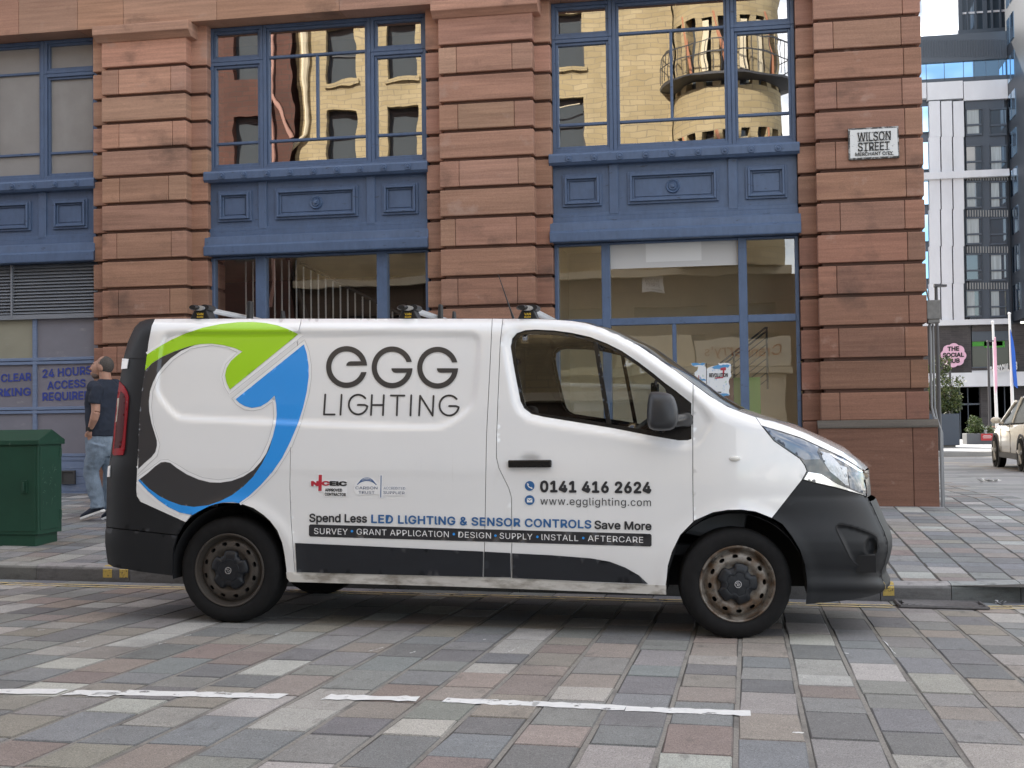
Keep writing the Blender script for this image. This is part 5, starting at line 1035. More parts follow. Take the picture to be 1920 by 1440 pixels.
ribbon_px('graphic_outline', Zg(SWIRL_IN), 11, M_dw, .0016); ribbon_px('graphic_outline', Zg(LOW_IN), 11, M_dw, .0016); ribbon_px('graphic_outline', Zg([(755, 255), (700, 230), (620, 210), (540, 198), (430, 208)]), 9, M_dw, .0016)
ribbon_px('graphic_outline', Zg(ARR), 10, M_dw, .0016); ribbon_px('graphic_outline', Zg([(965, 843), (985, 760), (992, 690), (988, 620), (977, 560), (930, 605), (880, 635), (820, 645), (770, 632), (735, 612), (708, 585)]), 10, M_dw, .0016); ribbon_px('graphic_outline', Zg([(320, 1368), (240, 1330), (170, 1280), (100, 1220), (34, 1150)]), 11, M_dw, .0016)
for q in ([(1175, 145), (665, 552)], [(680, 580), (1185, 172), (1215, 250), (1232, 350), (1232, 440), (1215, 550), (1160, 750), (1100, 910), (980, 1100), (830, 1250), (745, 1308)], [(680, 580), (715, 625), (770, 660), (830, 665), (890, 652), (965, 600), (972, 700), (962, 770), (930, 880), (880, 985), (800, 1080), (700, 1128), (590, 1143), (480, 1128), (380, 1085), (300, 1035), (240, 1002), (190, 1005), (130, 1050), (28, 1125)], [(28, 1110), (100, 1040), (165, 980), (184, 900), (170, 850), (140, 760), (125, 640), (135, 530), (180, 420), (280, 310), (400, 235), (540, 212), (650, 228), (718, 262), (640, 340), (612, 430), (630, 500), (662, 552)]):
    ribbon_px('graphic_edge', Zg(q), .7, M_line, .0024)
decal_px('graphic_green', Zg(GREEN), M_grn, step=.013); decal_px('graphic_charcoal', Zg(SWIRL), M_dgrey, off=.0036, step=.014); decal_px('graphic_charcoal', Zg(LOW_IN+LOW_OUT), M_dgrey, off=.0036, step=.014); decal_px('graphic_blue', Zg(BLUE), M_blu, step=.013)
fogr = ribbon_px('fog_recess_seam', FOG_PX, 1.6, M_void, .0022, parent=bumper, closed=True)
ribbon_px('tail_seam', [(239, 671.7), (255, 671.9), (270, 671.7)], 1.3, M_void, .004)
# company name
Ze = lambda L: zoomed(560, 620, 4.571, L)
def ringpoly(cx, cy, rx, ry, w, a0, a1, n=60): return arc(cx, cy, rx, ry, a0, a1, n)+arc(cx, cy, rx-w, ry-w, a1, a0, n)
E_ = [(588, 300), (407, 300), (412, 282), (425, 268), (445, 262), (540, 262)]+arc(410, 312, 132, 135, -22, -333, 60)[0:]  # inner arc, over the top to the lower right
def letter_e():
    cx, cy = 411, 311; o = [(cx+176*math.cos(math.radians(a)), cy+179*math.sin(math.radians(a))) for a in np.linspace(-4, -346, 90)]; i = [(cx+131*math.cos(math.radians(a)), cy+134*math.sin(math.radians(a))) for a in np.linspace(-341, -22, 90)]
    return o+[(535, 355)]+i+[(540, 262), (445, 262), (425, 268), (412, 282), (407, 300)]
def letter_g(cx, cy, x0, x1):
    o = [(cx+175*math.cos(math.radians(a)), cy+179*math.sin(math.radians(a))) for a in np.linspace(-15, -357, 90)]; i = [(cx+131*math.cos(math.radians(a)), cy+134*math.sin(math.radians(a))) for a in np.linspace(-338, -20, 90)]
    return o+[(x1, 322), (x0, 322), (x0+3, 340), (x0+14, 354), (x0+32, 360), (x1-54, 360)]+i
for q in (letter_e(), letter_g(801, 314, 795, 978), letter_g(1191, 317, 1184, 1368)): decal_px('company_letter', Ze(q), M_dgrey, step=.03)
def flat_px(b, polys, off):
    for q in polys: b.poly([tuple(p) for p in S3(Npoly(q), off)])
for st in ([[(228, 548), (217, 718), (308, 718)]], [[(368, 550), (358, 720)]], [arc(510, 633, 80, 84, -40, -350, 28)+[(566, 636), (508, 636)]], [[(628, 552), (620, 722)], [(730, 553), (722, 724)], [(624, 637), (726, 637)]], [[(790, 556), (906, 556)], [(847, 556), (841, 725)]], [[(965, 554), (958, 726)]], [[(1032, 726), (1041, 558), (1148, 728), (1156, 560)]], [arc(1290, 641, 83, 86, -40, -350, 28)+[(1348, 646), (1290, 646)]]):
    b = MB(); 
    for s in st: flat_px(b, [Ze(p) for p in stroke(s, 16)], .0040)
    b.build('company_letter', M_dgrey, VAN)
Zt = lambda L: zoomed(560, 860, 2.743, L)
def dtext(name, s, a, c, cap, m, bold=.0, spacing=1.0, off=.0046, parent=VAN):
    (a, c) = Zt([a, c]); P, Fs = text_px(s, a, c, cap/2.743, bold, spacing); b = MB(); lay = list(LAYER); Q = S3(Npoly(P), off); [b.poly([(Q[i][0], Q[i][1]-lay[i]*1.2e-4-(q_ % 7)*2e-5, Q[i][2]) for i in f]) for q_, f in enumerate(Fs)]; return b.build(name, m, parent)
dtext('slogan', 'Spend Less', (56, 324), (350, 328), 40, M_txt, .022); dtext('slogan', 'LED LIGHTING & SENSOR CONTROLS', (375, 329), (1504, 358), 40, M_tblue, .022, 1.05); dtext('slogan', 'Save More', (1523, 360), (1813, 367), 40, M_txt, .022)
BAR = [(60, 338), (1808, 387), (1815, 394), (1815, 446), (1808, 452), (60, 400), (53, 393), (53, 345)]
bar = decal_px('services_bar', Zt(BAR), M_txt, off=.0034, step=.05)
for s, a, c in (('SURVEY', (79, 387), (252, 391)), ('GRANT APPLICATION', (298, 390), (772, 404)), ('DESIGN', (821, 405), (989, 411)), ('SUPPLY', (1034, 411), (1202, 417)), ('INSTALL', (1249, 418), (1438, 424)), ('AFTERCARE', (1487, 424), (1772, 433))): dtext('services_text', s, a, c, 30, M_dw, .0, 1.05, .0048, bar)
for x, y in ((274, 373), (798, 388), (1012, 396), (1228, 402), (1464, 408)): b = MB(); flat_px(b, [Zt(arc(x, y, 6.5, 6.5, 0, 360, 14)[:-1])], .0048); b.build('services_dot', M_blu, bar)
dtext('phone_number', '0141 416 2624', (1245, 169), (1810, 176), 53, M_txt, .035, 1.05); dtext('web_address', 'www.egglighting.com', (1243, 236), (1812, 244), 38, M_txt, .0, 1.05)
for y, ic in ((140, 0), (213, 1)):
    b = MB(); flat_px(b, [Zt(arc(1188, y, 25, 25, 0, 360, 28)[:-1])], .0034); o = b.build('contact_icon', M_tblue, VAN); b = MB()
    if ic == 0: flat_px(b, [Zt(p) for p in stroke([(1177, 128), (1177, 135), (1184, 145), (1194, 151), (1200, 151)], 5)]+[Zt(p) for p in stroke([(1177, 129), (1181, 133)], 7)]+[Zt(p) for p in stroke([(1195, 149), (1199, 153)], 7)], .0048)
    else: flat_px(b, [Zt([(1174, 203), (1202, 203), (1188, 213)]), Zt([(1174, 206), (1188, 217), (1202, 206), (1202, 225), (1174, 225)])], .0048)
    b.build('icon_mark', M_dw, o)
# accreditation marks
M_ared = mat('decal_red', (.50, .03, .05), rough=.4); M_agrey = mat('decal_grey_blue', (.20, .25, .34), rough=.4)
ac = MB(); flat_px(ac, [Zt([(58, 108), (98, 108), (98, 76), (125, 76), (125, 108), (250, 108), (250, 196), (130, 196), (130, 170), (95, 170), (95, 142), (58, 142)])], .0026); acc = ac.build('approval_mark', M_dw, VAN)
b = MB(); flat_px(b, [Zt([(103, 83), (120, 83), (118, 166), (101, 166)])], .0044); b.build('approval_stroke', M_ared, acc)
dtext('approval_text', 'N', (68, 139), (100, 139), 22, M_ared, .055, parent=acc); dtext('approval_text', 'C', (122, 137), (155, 137), 20, M_ared, .055, parent=acc); dtext('approval_text', 'EIC', (163, 137), (245, 139), 20, M_black, .055, parent=acc); dtext('approval_text', 'APPROVED', (136, 168), (223, 169), 14, M_black, .03, parent=acc); dtext('approval_text', 'CONTRACTOR', (135, 189), (242, 192), 14, M_black, .03, parent=acc)
b = MB(); flat_px(b, [Zt([(284, 150), (290, 125), (320, 102), (350, 96), (385, 102), (412, 125), (415, 82), (433, 82), (433, 140), (550, 140), (548, 190), (433, 190), (430, 204), (415, 204), (413, 183), (300, 186), (284, 165)])], .0026); cm = b.build('accreditation_mark', M_dw, VAN)
b = MB(); flat_px(b, [Zt(p) for k in range(3) for p in stroke(arc(350, 168-k*12, 62-k*9, 56-k*5, -140, -38, 8), 4.5-k)]+[Zt(p) for p in stroke([(424, 88), (422, 198)], 4.5)], .0044); b.build('accreditation_arc', mat('decal_arc_blue', (.06, .14, .32), rough=.4), cm)
for s, a, c, cap in (('CARBON', (292, 157), (405, 158), 14), ('TRUST', (308, 180), (390, 181), 14), ('ACCREDITED', (437, 158), (548, 160), 14), ('SUPPLIER', (436, 181), (545, 183), 14)): dtext('accreditation_text', s, a, c, cap, M_agrey if s == 'ACCREDITED' else mat('decal_navy', (.06, .09, .17), rough=.4) if 'decal_navy' not in bpy.data.materials else bpy.data.materials['decal_navy'], .0, 1.0, parent=cm)
# ================================================================== CABINET, MAN, CAR, SMALL THINGS
def rebase(o, base):
    o.data.transform(Matrix.Translation(-Vector(base))); o.location = base; return o
M_green = mat('green_cabinet_paint', (.013, .056, .035), rough=.45, spec=.35, noise=[((3, 3, 3), .18)], noise2=[((5, 5, 9), .66, .76, (.05, .13, .09), .6), ((14, 14, 3), .70, .76, (.18, .26, .20), .5)])
cx0, cx1, cy0, cy1 = -7.55, -6.375, 10.72, 11.13; cz0 = zs(cx1, 10.9); ct = 1.14
CAB = thing('utility_cabinet', (-6.9, 10.9, cz0), 'dark green metal street cabinet with a ridged lid standing on the pavement', 'cabinet')
b = MB(); b.box(cx0, cx1, cy0, cy1, cz0+.10, ct-.03); b.build('body', M_green, CAB, bevel=.006)
b = MB(); b.box(cx0+.02, cx1-.035, cy0+.012, cy1-.02, cz0-.03, cz0+.10); b.build('plinth', M_green, CAB, bevel=.004)
b = MB(); ym = (cy0+cy1)/2; q = [(cy0-.022, ct-.045), (cy0-.022, ct+.0), (ym, ct+.095), (cy1+.022, ct+.0), (cy1+.022, ct-.045)]; b.extr([(cx0-.02, y, z) for y, z in q], (cx1-cx0+.042, 0, 0)); b.build('lid', M_green, CAB, bevel=.006)
b = MB(); b.box(cx0+.03, cx1-.025, cy0-.006, cy0+.01, cz0+.13, ct-.055); b.build('door', M_green, CAB, bevel=.004)
b = MB(); b.box(cx1-.001, cx1+.006, cy0+.03, cy1-.05, cz0+.14, ct-.06); sd_ = b.build('side_panel', M_green, CAB, bevel=.003)
b = MB(); b.box(cx1-.16, cx1-.10, cy0-.016, cy0-.005, cz0+.48, cz0+.60); b.tube([(cx1-.13, cy0-.03, cz0+.50), (cx1-.13, cy0-.03, cz0+.58)], .010, 8); b.build('handle', M_green, CAB, bevel=.003)
for z in (cz0+.22, cz0+.80): b = MB(); b.tube([(cx1+.004, cy1-.035, z), (cx1+.004, cy1-.035, z+.09)], .014, 8); b.box(cx1, cx1+.008, cy1-.06, cy1-.01, z+.01, z+.08); b.build('hinge', M_green, CAB)
b = MB()
for _ in range(26):
    y = random.uniform(cy0+.06, cy1-.12); z = random.uniform(cz0+.35, ct-.25); a = random.uniform(-1.2, 1.4); l = random.uniform(.02, .11); P = [(cx1+.0068, y+t*l*math.cos(a)*.5, z+t*l*math.sin(a)+.012*math.sin(3*t)) for t in (0, .33, .66, 1)]; w = .0011
    b.add([(x, yy, zz+w) for x, yy, zz in P]+[(x, yy+w, zz-w) for x, yy, zz in P], [(k, k+1, 5+k, 4+k) for k in range(3)])
b.build('scratches', mat('scratch_marks', (.16, .27, .21), rough=.6), sd_)

# man walking along the pavement, facing left
YM = 12.76; MS = float(np.linalg.norm(0)) or 1
def mp(x, y, dy=0.): p = atY(x, y, YM+dy); return Vector(p)
def loft(mb, rings, n=20, yaw=0.):
    pts = []
    for (c, a, b_, *r_) in rings:
        w = r_[0] if r_ else yaw; ca, sa = math.cos(w), math.sin(w)
        for k in range(n): t = 2*math.pi*k/n; u, v = a*math.cos(t), b_*math.sin(t); pts.append(c+Vector((u*ca-v*sa, u*sa+v*ca, 0)))
    m = len(rings); mb.add(pts, [(i*n+k, i*n+(k+1) % n, (i+1)*n+(k+1) % n, (i+1)*n+k) for i in range(m-1) for k in range(n)]+[tuple(range(n))[::-1], tuple(range((m-1)*n, m*n))])
def fuse(o, vox, it=6, f=.5, disp=None):
    r = o.modifiers.new('fuse', 'REMESH'); r.mode = 'VOXEL'; r.voxel_size = vox; r.use_smooth_shade = True
    s = o.modifiers.new('soften', 'SMOOTH'); s.factor = f; s.iterations = it
    if disp:
        t = bpy.data.textures.new('cloth_folds', 'CLOUDS'); t.noise_scale = disp[0]; d = o.modifiers.new('folds', 'DISPLACE'); d.texture = t; d.strength = disp[1]; d.mid_level = .5; d.texture_coords = 'LOCAL'
    return o
SY = math.atan2(-.77, -.64)   # direction of the shoulder axis
Lx = Vector((-.64, -.77, 0))
M_skin = mat('skin', (.40, .225, .16), rough=.6, noise=[((30,)*3, .10)], noise2=[((14,)*3, .55, .72, (.40, .17, .12), .5)]); M_shirt = mat('navy_cotton', (.018, .025, .042), rough=.9, noise=((9, 9, 9), .25), bump=((35,)*3, .3, .006))
M_jean = mat('faded_denim', (.165, .215, .275), rough=.85, noise=[((9, 9, 5), .30), ((140,)*3, .2)], noise2=[((4, 4, 3), .52, .70, (.30, .37, .45), .6)], bump=((22, 22, 14), .5, .01)); M_shoe = mat('navy_shoe', (.02, .027, .045), rough=.8); M_hair = mat('grey_hair', (.072, .064, .058), rough=.9, noise=((120,)*3, .5))
b = MB()
hc = mp(196.5, 685)
b.ball(hc, (.098, .078, .10), 24, 16); b.ball(mp(182, 691), (.060, .058, .085), 20, 12); b.ball(mp(181, 701.5), (.046, .046, .042), 16, 10); b.ball(mp(177, 706), (.024, .028, .020), 12, 8)
b.tube([mp(173, 684.5), mp(169.5, 692.5)], [.009, .014], 10); b.ball(mp(169.8, 693), (.013, .016, .011), 12, 8); b.tube([mp(177, 682.5, -.03), mp(174.5, 682.2), mp(177, 682.5, .03)], .011, 8)
b.ball(mp(172.8, 699), (.022, .028, .009), 12, 8); b.ball(mp(173.2, 702), (.021, .026, .010), 12, 8)
b.ball(mp(188.5, 690, -.074), (.022, .012, .036), 14, 10); b.ball(mp(188.5, 690, .074), (.022, .012, .036), 14, 10)
b.tube([mp(196, 696), mp(198, 712), mp(197, 730)], [(.062, .060), (.064, .064), (.075, .07)], 16)
loft(b, [(mp(196, 731), .11, .07, SY), (mp(194.5, 760), .15, .09, SY), (mp(193, 800), .14, .09, SY)], 16)
sh = mp(184, 735, -.155)
el = mp(179.5, 773, -.19); wr = mp(169.5, 804, -.16)
b.tube([sh, mp(179, 750, -.17), el], [.052, .050, .046], 14); b.tube([el, mp(176.5, 785, -.19), wr], [.047, .045, .029], 14)
hd_ = mp(168.5, 812, -.155); b.ball(hd_, (.036, .022, .045), 14, 10)
for k in range(4): b.tube([hd_+Vector((-.024+.016*k, .0, -.02)), hd_+Vector((-.020+.016*k, .006, -.065)), hd_+Vector((-.012+.015*k, .012, -.09-.006*(k in (1, 2))))], [.0095, .009, .007], 8)
b.tube([hd_+Vector((-.03, -.008, .01)), hd_+Vector((-.046, -.012, -.02)), hd_+Vector((-.042, -.012, -.045))], [.012, .011, .008], 8)
sh2 = mp(196, 732)-Lx*.14; b.tube([sh2, mp(214, 765, .16), mp(212, 800, .12)], [.058, .05, .03], 12)
man = b.build('person', M_skin); tag(man, 'man in navy t-shirt and faded jeans walking left, hand in pocket', 'person'); base = Vector((mp(180, 976).x, YM, zs(-6.9, YM))); rebase(man, base); fuse(man, .006, 3, .5)
b = MB(); loft(b, [(mp(194, 818), .185, .135, SY), (mp(194, 806), .188, .138, SY), (mp(194, 785), .195, .135, SY), (mp(194.5, 755), .205, .132, SY), (mp(195.5, 738), .205, .125, SY), (mp(196.5, 725), .180, .105, SY), (mp(197.5, 716), .105, .084, SY), (mp(198, 711), .072, .072, SY)], 24)
b.tube([mp(196, 724)+Lx*.13, mp(182.5, 731, -.155), mp(178.5, 745, -.18), mp(177, 757, -.185)], [.070, .070, .068, .066], 16); b.tube([mp(195, 722)-Lx*.15, mp(211, 730, .15), mp(216, 760, .17)], [.085, .085, .075], 16)
o = b.build('t_shirt', M_shirt, man); fuse(o, .009, 4, .5, (.10, .018))
b = MB(); loft(b, [(mp(193, 812), .172, .125, SY), (mp(192, 825), .182, .138, SY), (mp(192, 842), .182, .14, SY), (mp(192, 856), .15, .12, SY)], 20)
b.tube([mp(186, 832, -.07), mp(179.5, 855, -.075), mp(171, 880, -.07), mp(171.5, 893, -.07), mp(177, 915, -.06), mp(182.5, 938, -.055), mp(184, 952, -.05)], [.115, .108, .084, .080, .080, .073, .074], 18)
b.tube([mp(199, 832, .07), mp(204, 855, .08), mp(208.5, 882, .10), mp(207, 905, .11), mp(204, 935, .12), mp(203, 955, .12)], [.115, .105, .085, .08, .073, .073], 18)
o = b.build('jeans', M_jean, man); fuse(o, .009, 3, .5, (.07, .022))
for k, (hx, hy, tx, ty, dy) in enumerate(((192, 960, 153, 974, -.05), (214, 968, 193, 975.2, .14))):
    h_ = mp(hx, hy, dy); t_ = mp(tx, ty, dy); d = (t_-h_); ln = d.length; d.normalize(); up = Vector((0, 1, 0)).cross(d); up = up if up.z > 0 else -up; sd2 = Vector((0, 1, 0)); b = MB(); rings = []
    for f_, w_, hh in ((-.08, .020, .05), (0, .034, .085), (.25, .038, .09), (.45, .042, .07), (.7, .048, .05), (.9, .040, .038), (1.0, .018, .022)):
        c = h_+d*(ln*f_)+up*(hh*.5+.018); rings.append([c+sd2*(w_*math.cos(2*math.pi*q/14))+up*(hh*.5*math.sin(2*math.pi*q/14)) for q in range(14)])
    b.add([p for r_ in rings for p in r_], [(i*14+q, i*14+(q+1) % 14, (i+1)*14+(q+1) % 14, (i+1)*14+q) for i in range(6) for q in range(14)]+[tuple(range(14))[::-1], tuple(range(84, 98))]); s_ = b.build('shoe', M_shoe, man, smooth=60)
    b = MB(); rings = []
    for f_, w_ in ((-.10, .022), (0, .038), (.3, .040), (.7, .050), (.92, .040), (1.02, .018)): c = h_+d*(ln*f_); rings.append([c-sd2*w_, c+sd2*w_, c+sd2*w_+up*.022, c-sd2*w_+up*.022])
    b.add([p for r_ in rings for p in r_], [(i*4+q, i*4+(q+1) % 4, (i+1)*4+(q+1) % 4, (i+1)*4+q) for i in range(5) for q in range(4)]+[(3, 2, 1, 0), (20, 21, 22, 23)]); b.build('sole', M_white, s_)
b = MB(); b.tube([mp(169.9, 802.5, -.163), mp(168.7, 806.5, -.157)], .034, 14); b.box(wr.x-.03, wr.x+.012, wr.y-.045, wr.y-.03, wr.z-.022, wr.z+.018); b.build('wristwatch', M_black, man)
b = MB(); b.ball(hc+Vector((.002, 0, -.001)), (.0985, .0785, .1005), 28, 18); o = b.build('hair', M_hair, man)
keep = lambda v: (v.x > mp(189, 690).x and v.z > mp(0+192, 699).z and not (v.x < mp(191.5, 690).x and v.z < mp(192, 684).z)) and not (v.z > mp(195, 672.5).z and v.x < mp(190.5, 690).x)
import bmesh
bm = bmesh.new(); bm.from_mesh(o.data); bmesh.ops.delete(bm, geom=[v for v in bm.verts if not keep(v.co+base)], context='VERTS'); bm.to_mesh(o.data); bm.free(); o.data.polygons.foreach_set('use_smooth', [True]*len(o.data.polygons))
for s in (-1, 1):
    b = MB(); b.ball(mp(174.4, 686.3, .030*s), (.008, .011, .007), 10, 6); b.build('eye', M_black, man); b = MB(); b.tube([mp(172.9, 682.5, .018*s), mp(174, 681.7, .032*s), mp(176.5, 682.5, .046*s)], .005, 6); b.build('eyebrow', M_hair, man)
b = MB(); b.ball(mp(180.3, 703), (.049, .048, .043), 18, 12); o = b.build('stubble', mat('grey_stubble', (.15, .105, .085), rough=.85, noise=((150,)*3, .4)), man, smooth=80)

# pale car on the side street, seen from behind its left flank
Xs, Yf_, Yr_ = 5.52, 30.55, 27.80; SX = Xs+.93; zg = zs(SX, 29)
CARO = thing('parked_car', (SX, 29.2, zg), 'pale cream hatchback suv on the side street at the right edge', 'car')
M_cream2 = mat('pale_car_paint', (.88, .80, .66), rough=.25, coat=1.0, noise=((.7, .7, .9), .05)); M_cglass = mat('car_glass', (.03, .04, .045), rough=.35, spec=.06)
b = MB(); st = [(-2.35, .62, .42, .80), (-2.28, .80, .32, .98), (-2.0, .90, .26, 1.02), (-1.5, .935, .24, 1.02), (-.4, .94, .24, 1.0), (.6, .94, .24, .98), (1.1, .935, .26, .98), (1.55, .92, .28, .93), (1.95, .88, .30, .84), (2.2, .76, .34, .74), (2.32, .55, .40, .64)]
prof = [(-.90, 0, .0), (-.98, 0, .10), (-1, .35, 0), (-.995, .6, 0), (-1.0, .80, 0), (-.955, .94, 0), (-.86, 1.0, 0), (-.4, 1.0, .03), (0, 1.0, .035)]; prof = prof+[(-a, c, d) for a, c, d in prof[-2::-1]]
n = len(prof); pts = [(SX+w*a, 29.2+y, zg+zl+(zb-zl)*c+d) for y, w, zl, zb in st for a, c, d in prof]; b.add(pts, [(i*n+k, i*n+(k+1) % n, (i+1)*n+(k+1) % n, (i+1)*n+k) for i in range(len(st)-1) for k in range(n)]+[tuple(range(n))[::-1], tuple(range((len(st)-1)*n, len(st)*n))]); cb = b.build('body', M_cream2, CARO, smooth=40)
b = MB(); gs = [(-2.15, .70, 1.05, 1.10), (-1.75, .72, 1.02, 1.50), (-1.1, .70, 1.0, 1.60), (-.2, .69, .99, 1.62), (.35, .69, .98, 1.52), (1.25, .78, .96, 1.0)]
gp = [(-.87, 0), (-.80, .35), (-.66, .86), (-.56, .97), (0, 1.0), (.56, .97), (.66, .86), (.80, .35), (.87, 0)]; n = len(gp); pts = [(SX+a, 29.2+y, zg+z0+(z1-z0)*c) for y, w, z0, z1 in gs for a, c in gp]; b.add(pts, [(i*n+k, i*n+k+1, (i+1)*n+k+1, (i+1)*n+k) for i in range(len(gs)-1) for k in range(n-1)]); b.build('window', M_cglass, CARO, smooth=30)
b = MB(); rs = gs[1:5]; rp = [(-.665, .855), (-.56, .985), (0, 1.018), (.56, .985), (.665, .855)]; n = len(rp); b.add([(SX+a, 29.2+y, zg+z0+(z1-z0)*c+.006) for y, w, z0, z1 in rs for a, c in rp], [(i*n+k, i*n+k+1, (i+1)*n+k+1, (i+1)*n+k) for i in range(len(rs)-1) for k in range(n-1)])
for y0, y1, w in ((.35, 1.22, .03),): 
    for s in (-1, 1): b.tube([(SX+s*.665, 29.2+y0, zg+1.47), (SX+s*.82, 29.2+y1, zg+1.0)], .035, 8)
for s in (-1, 1): b.tube([(SX+s*.675, 29.2-.35, zg+1.55), (SX+s*.865, 29.2-.30, zg+1.0)], .03, 6)
b.build('roof', M_cream2, CARO, smooth=40)
M_ctyre = M_tyre; M_alloy = mat('alloy_wheel', (.42, .40, .37), rough=.3, metal=.8)
for yy in (Yf_, Yr_):
    for s in (-1, 1):
        b = MB(); b.lathe([(.24, -.11), (.33, -.10), (.355, -.06), (.355, .08), (.33, .10)], (SX+s*.855, yy, zg+.35), 'X', 36); t_ = b.build('wheel', M_ctyre, CARO, smooth=40)
        b = MB(); xx = SX+s*.955; b.lathe([(.235, 0), (.25, -s*.02), (.235, -s*.06)], (xx, yy, zg+.35), 'X', 30)
        for k in range(5): a = 2*math.pi*k/5+.3; b.tube([(xx-s*.015, yy, zg+.35), (xx-s*.01, yy+.235*math.cos(a), zg+.35+.235*math.sin(a))], [.055, .038], 6)
        b.build('rim', M_alloy, t_, smooth=40)
    b = MB()
    for s in (-1, 1): b.lathe([(.365, 0), (.415, s*.004), (.42, -s*.04), (.0, -s*.03)], (SX+s*.945, yy, zg+.36), 'X', 36)
    b.build('arch_trim', M_wframe, CARO, smooth=40)
for s in (-1, 1):
    b = MB(); b.ball((SX+s*1.02, 29.2+.78, zg+1.06), (.11, .07, .075), 14, 10); b.tube([(SX+s*.86, 29.2+.80, zg+.99), (SX+s*.97, 29.2+.79, zg+1.02)], .03, 6); b.build('door_mirror', M_cream2, CARO, smooth=60)
    b = MB(); b.box(SX+s*.935-.006, SX+s*.935+.006, 29.2-1.45, 29.2+1.02, zg+.24, zg+.36); b.build('sill', M_wframe, CARO)
    b = MB(); 
    for y in (-.32, .70): b.box(SX+s*.939-.004, SX+s*.939+.004, 29.2+y-.006, 29.2+y+.006, zg+.36, zg+.95)
    b.build('door_seam', M_black, CARO); b = MB(); b.box(SX+s*.945-.012, SX+s*.945+.012, 29.2-.22, 29.2-.02, zg+.80, zg+.83); b.build('door_handle', M_cream2, CARO)
for s in (-1, 1): b = MB(); b.box(SX+s*.68-.12, SX+s*.68+.12, 29.2-2.335, 29.2-2.24, zg+.80, zg+.90); b.build('tail_light', M_redl, CARO, bevel=.02)
b = MB(); b.box(SX-.6, SX+.6, 29.2-2.0, 29.2+2.0, zg+.18, zg+.3); b.build('underbody', M_black, CARO)

# far pedestrian looking at a phone
YP = 85.0; pz = zs(20, YP); p0 = atY(1866.5, 790, YP); b = MB(); c = Vector((p0[0], YP, pz))
loft(b, [(c+Vector((0, 0, .85)), .17, .12), (c+Vector((0, 0, 1.1)), .17, .12), (c+Vector((0, 0, 1.38)), .21, .13), (c+Vector((0, 0, 1.47)), .08, .08)], 12); b.ball(c+Vector((-.03, 0, 1.62)), (.10, .09, .12), 12, 8); b.tube([c+Vector((0, 0, 1.4)), c+Vector((-.02, 0, 1.56))], .06, 8)
for s in (-1, 1): b.tube([c+Vector((.02, .19*s, 1.38)), c+Vector((.03, .22*s, 1.12)), c+Vector((-.25, .10*s, 1.14))], [.055, .05, .04], 8); b.ball(c+Vector((-.29, .08*s, 1.15)), .05, 8, 6); b.tube([c+Vector((0, .09*s, .9)), c+Vector((0, .1*s, .48)), c+Vector((.02, .1*s, .06))], [.09, .07, .05], 8); b.tube([c+Vector((.04, .1*s, .05)), c+Vector((-.16, .1*s, .03))], .05, 8)
pd = b.build('person', M_skin); tag(pd, 'distant pedestrian in grey green top looking down at a phone', 'person'); rebase(pd, c); fuse(pd, .02, 3)
b = MB(); loft(b, [(c+Vector((0, 0, .82)), .19, .14), (c+Vector((0, 0, 1.1)), .19, .14), (c+Vector((0, 0, 1.38)), .23, .15), (c+Vector((0, 0, 1.48)), .09, .09)], 12)
for s in (-1, 1): b.tube([c+Vector((.02, .19*s, 1.38)), c+Vector((.03, .23*s, 1.18))], .075, 8)
fuse(b.build('t_shirt', mat('grey_green_cotton', (.17, .19, .17), rough=.9), pd), .02, 2)
b = MB(); loft(b, [(c+Vector((0, 0, .80)), .17, .13), (c+Vector((0, 0, .98)), .17, .13)], 12)
for s in (-1, 1): b.tube([c+Vector((0, .09*s, .88)), c+Vector((0, .1*s, .48)), c+Vector((.02, .1*s, .10))], [.10, .08, .06], 8)
fuse(b.build('trousers', mat('dark_trousers', (.04, .04, .05), rough=.9), pd), .02, 2); b = MB(); b.ball(c+Vector((.0, 0, 1.65)), (.105, .098, .10), 12, 8); b.build('hair', M_hair, pd)

# iron gully cover in the gutter
A = atG(1618, 1128, road_z); B = atG(1742, 1142, road_z); gx0, gx1 = 1.02, 1.60; gy0, gy1 = kerb_line(1.3)-.41, kerb_line(1.3)-.055
GC = thing('drain_cover', ((gx0+gx1)/2, (gy0+gy1)/2, road_z(1.3, 9.4)), 'black iron drain cover with curved slots beside the kerb', 'drain cover'); M_iron = mat('cast_iron', (.10, .095, .095), rough=.6, metal=.2, noise=((40,)*3, .3))
b = MB(); zt_ = lambda x, y: road_z(x, y)+.010; b.hexa([(x, y, zt_(x, y)-.04) for x, y in ((gx0, gy0), (gx1, gy0), (gx1, gy1), (gx0, gy1))]+[(x, y, zt_(x, y)-.004) for x, y in ((gx0, gy0), (gx1, gy0), (gx1, gy1), (gx0, gy1))]); b.build('plate', mat('drain_void', (.006, .006, .006), rough=.9), GC)
b = MB(); mxx, myy = (gx0+gx1)/2, gy0-.05
for r in np.arange(.06, .46, .046):
    P = [(mxx+r*1.0*math.cos(a), myy+.03+r*.86*math.sin(a)) for a in np.linspace(.05, math.pi-.05, 28)]; P = [(x, y) for x, y in P if gx0+.02 < x < gx1-.02 and gy0+.015 < y < gy1-.015]
    if len(P) > 2: b.tube([(x, y, zt_(x, y)) for x, y in P], .0125, 5)
for q in (((gx0, gy0), (gx1, gy0)), ((gx1, gy0), (gx1, gy1)), ((gx1, gy1), (gx0, gy1)), ((gx0, gy1), (gx0, gy0))): b.tube([(x, y, zt_(x, y)) for x, y in q], .014, 6)
b.build('grating', M_iron, GC)

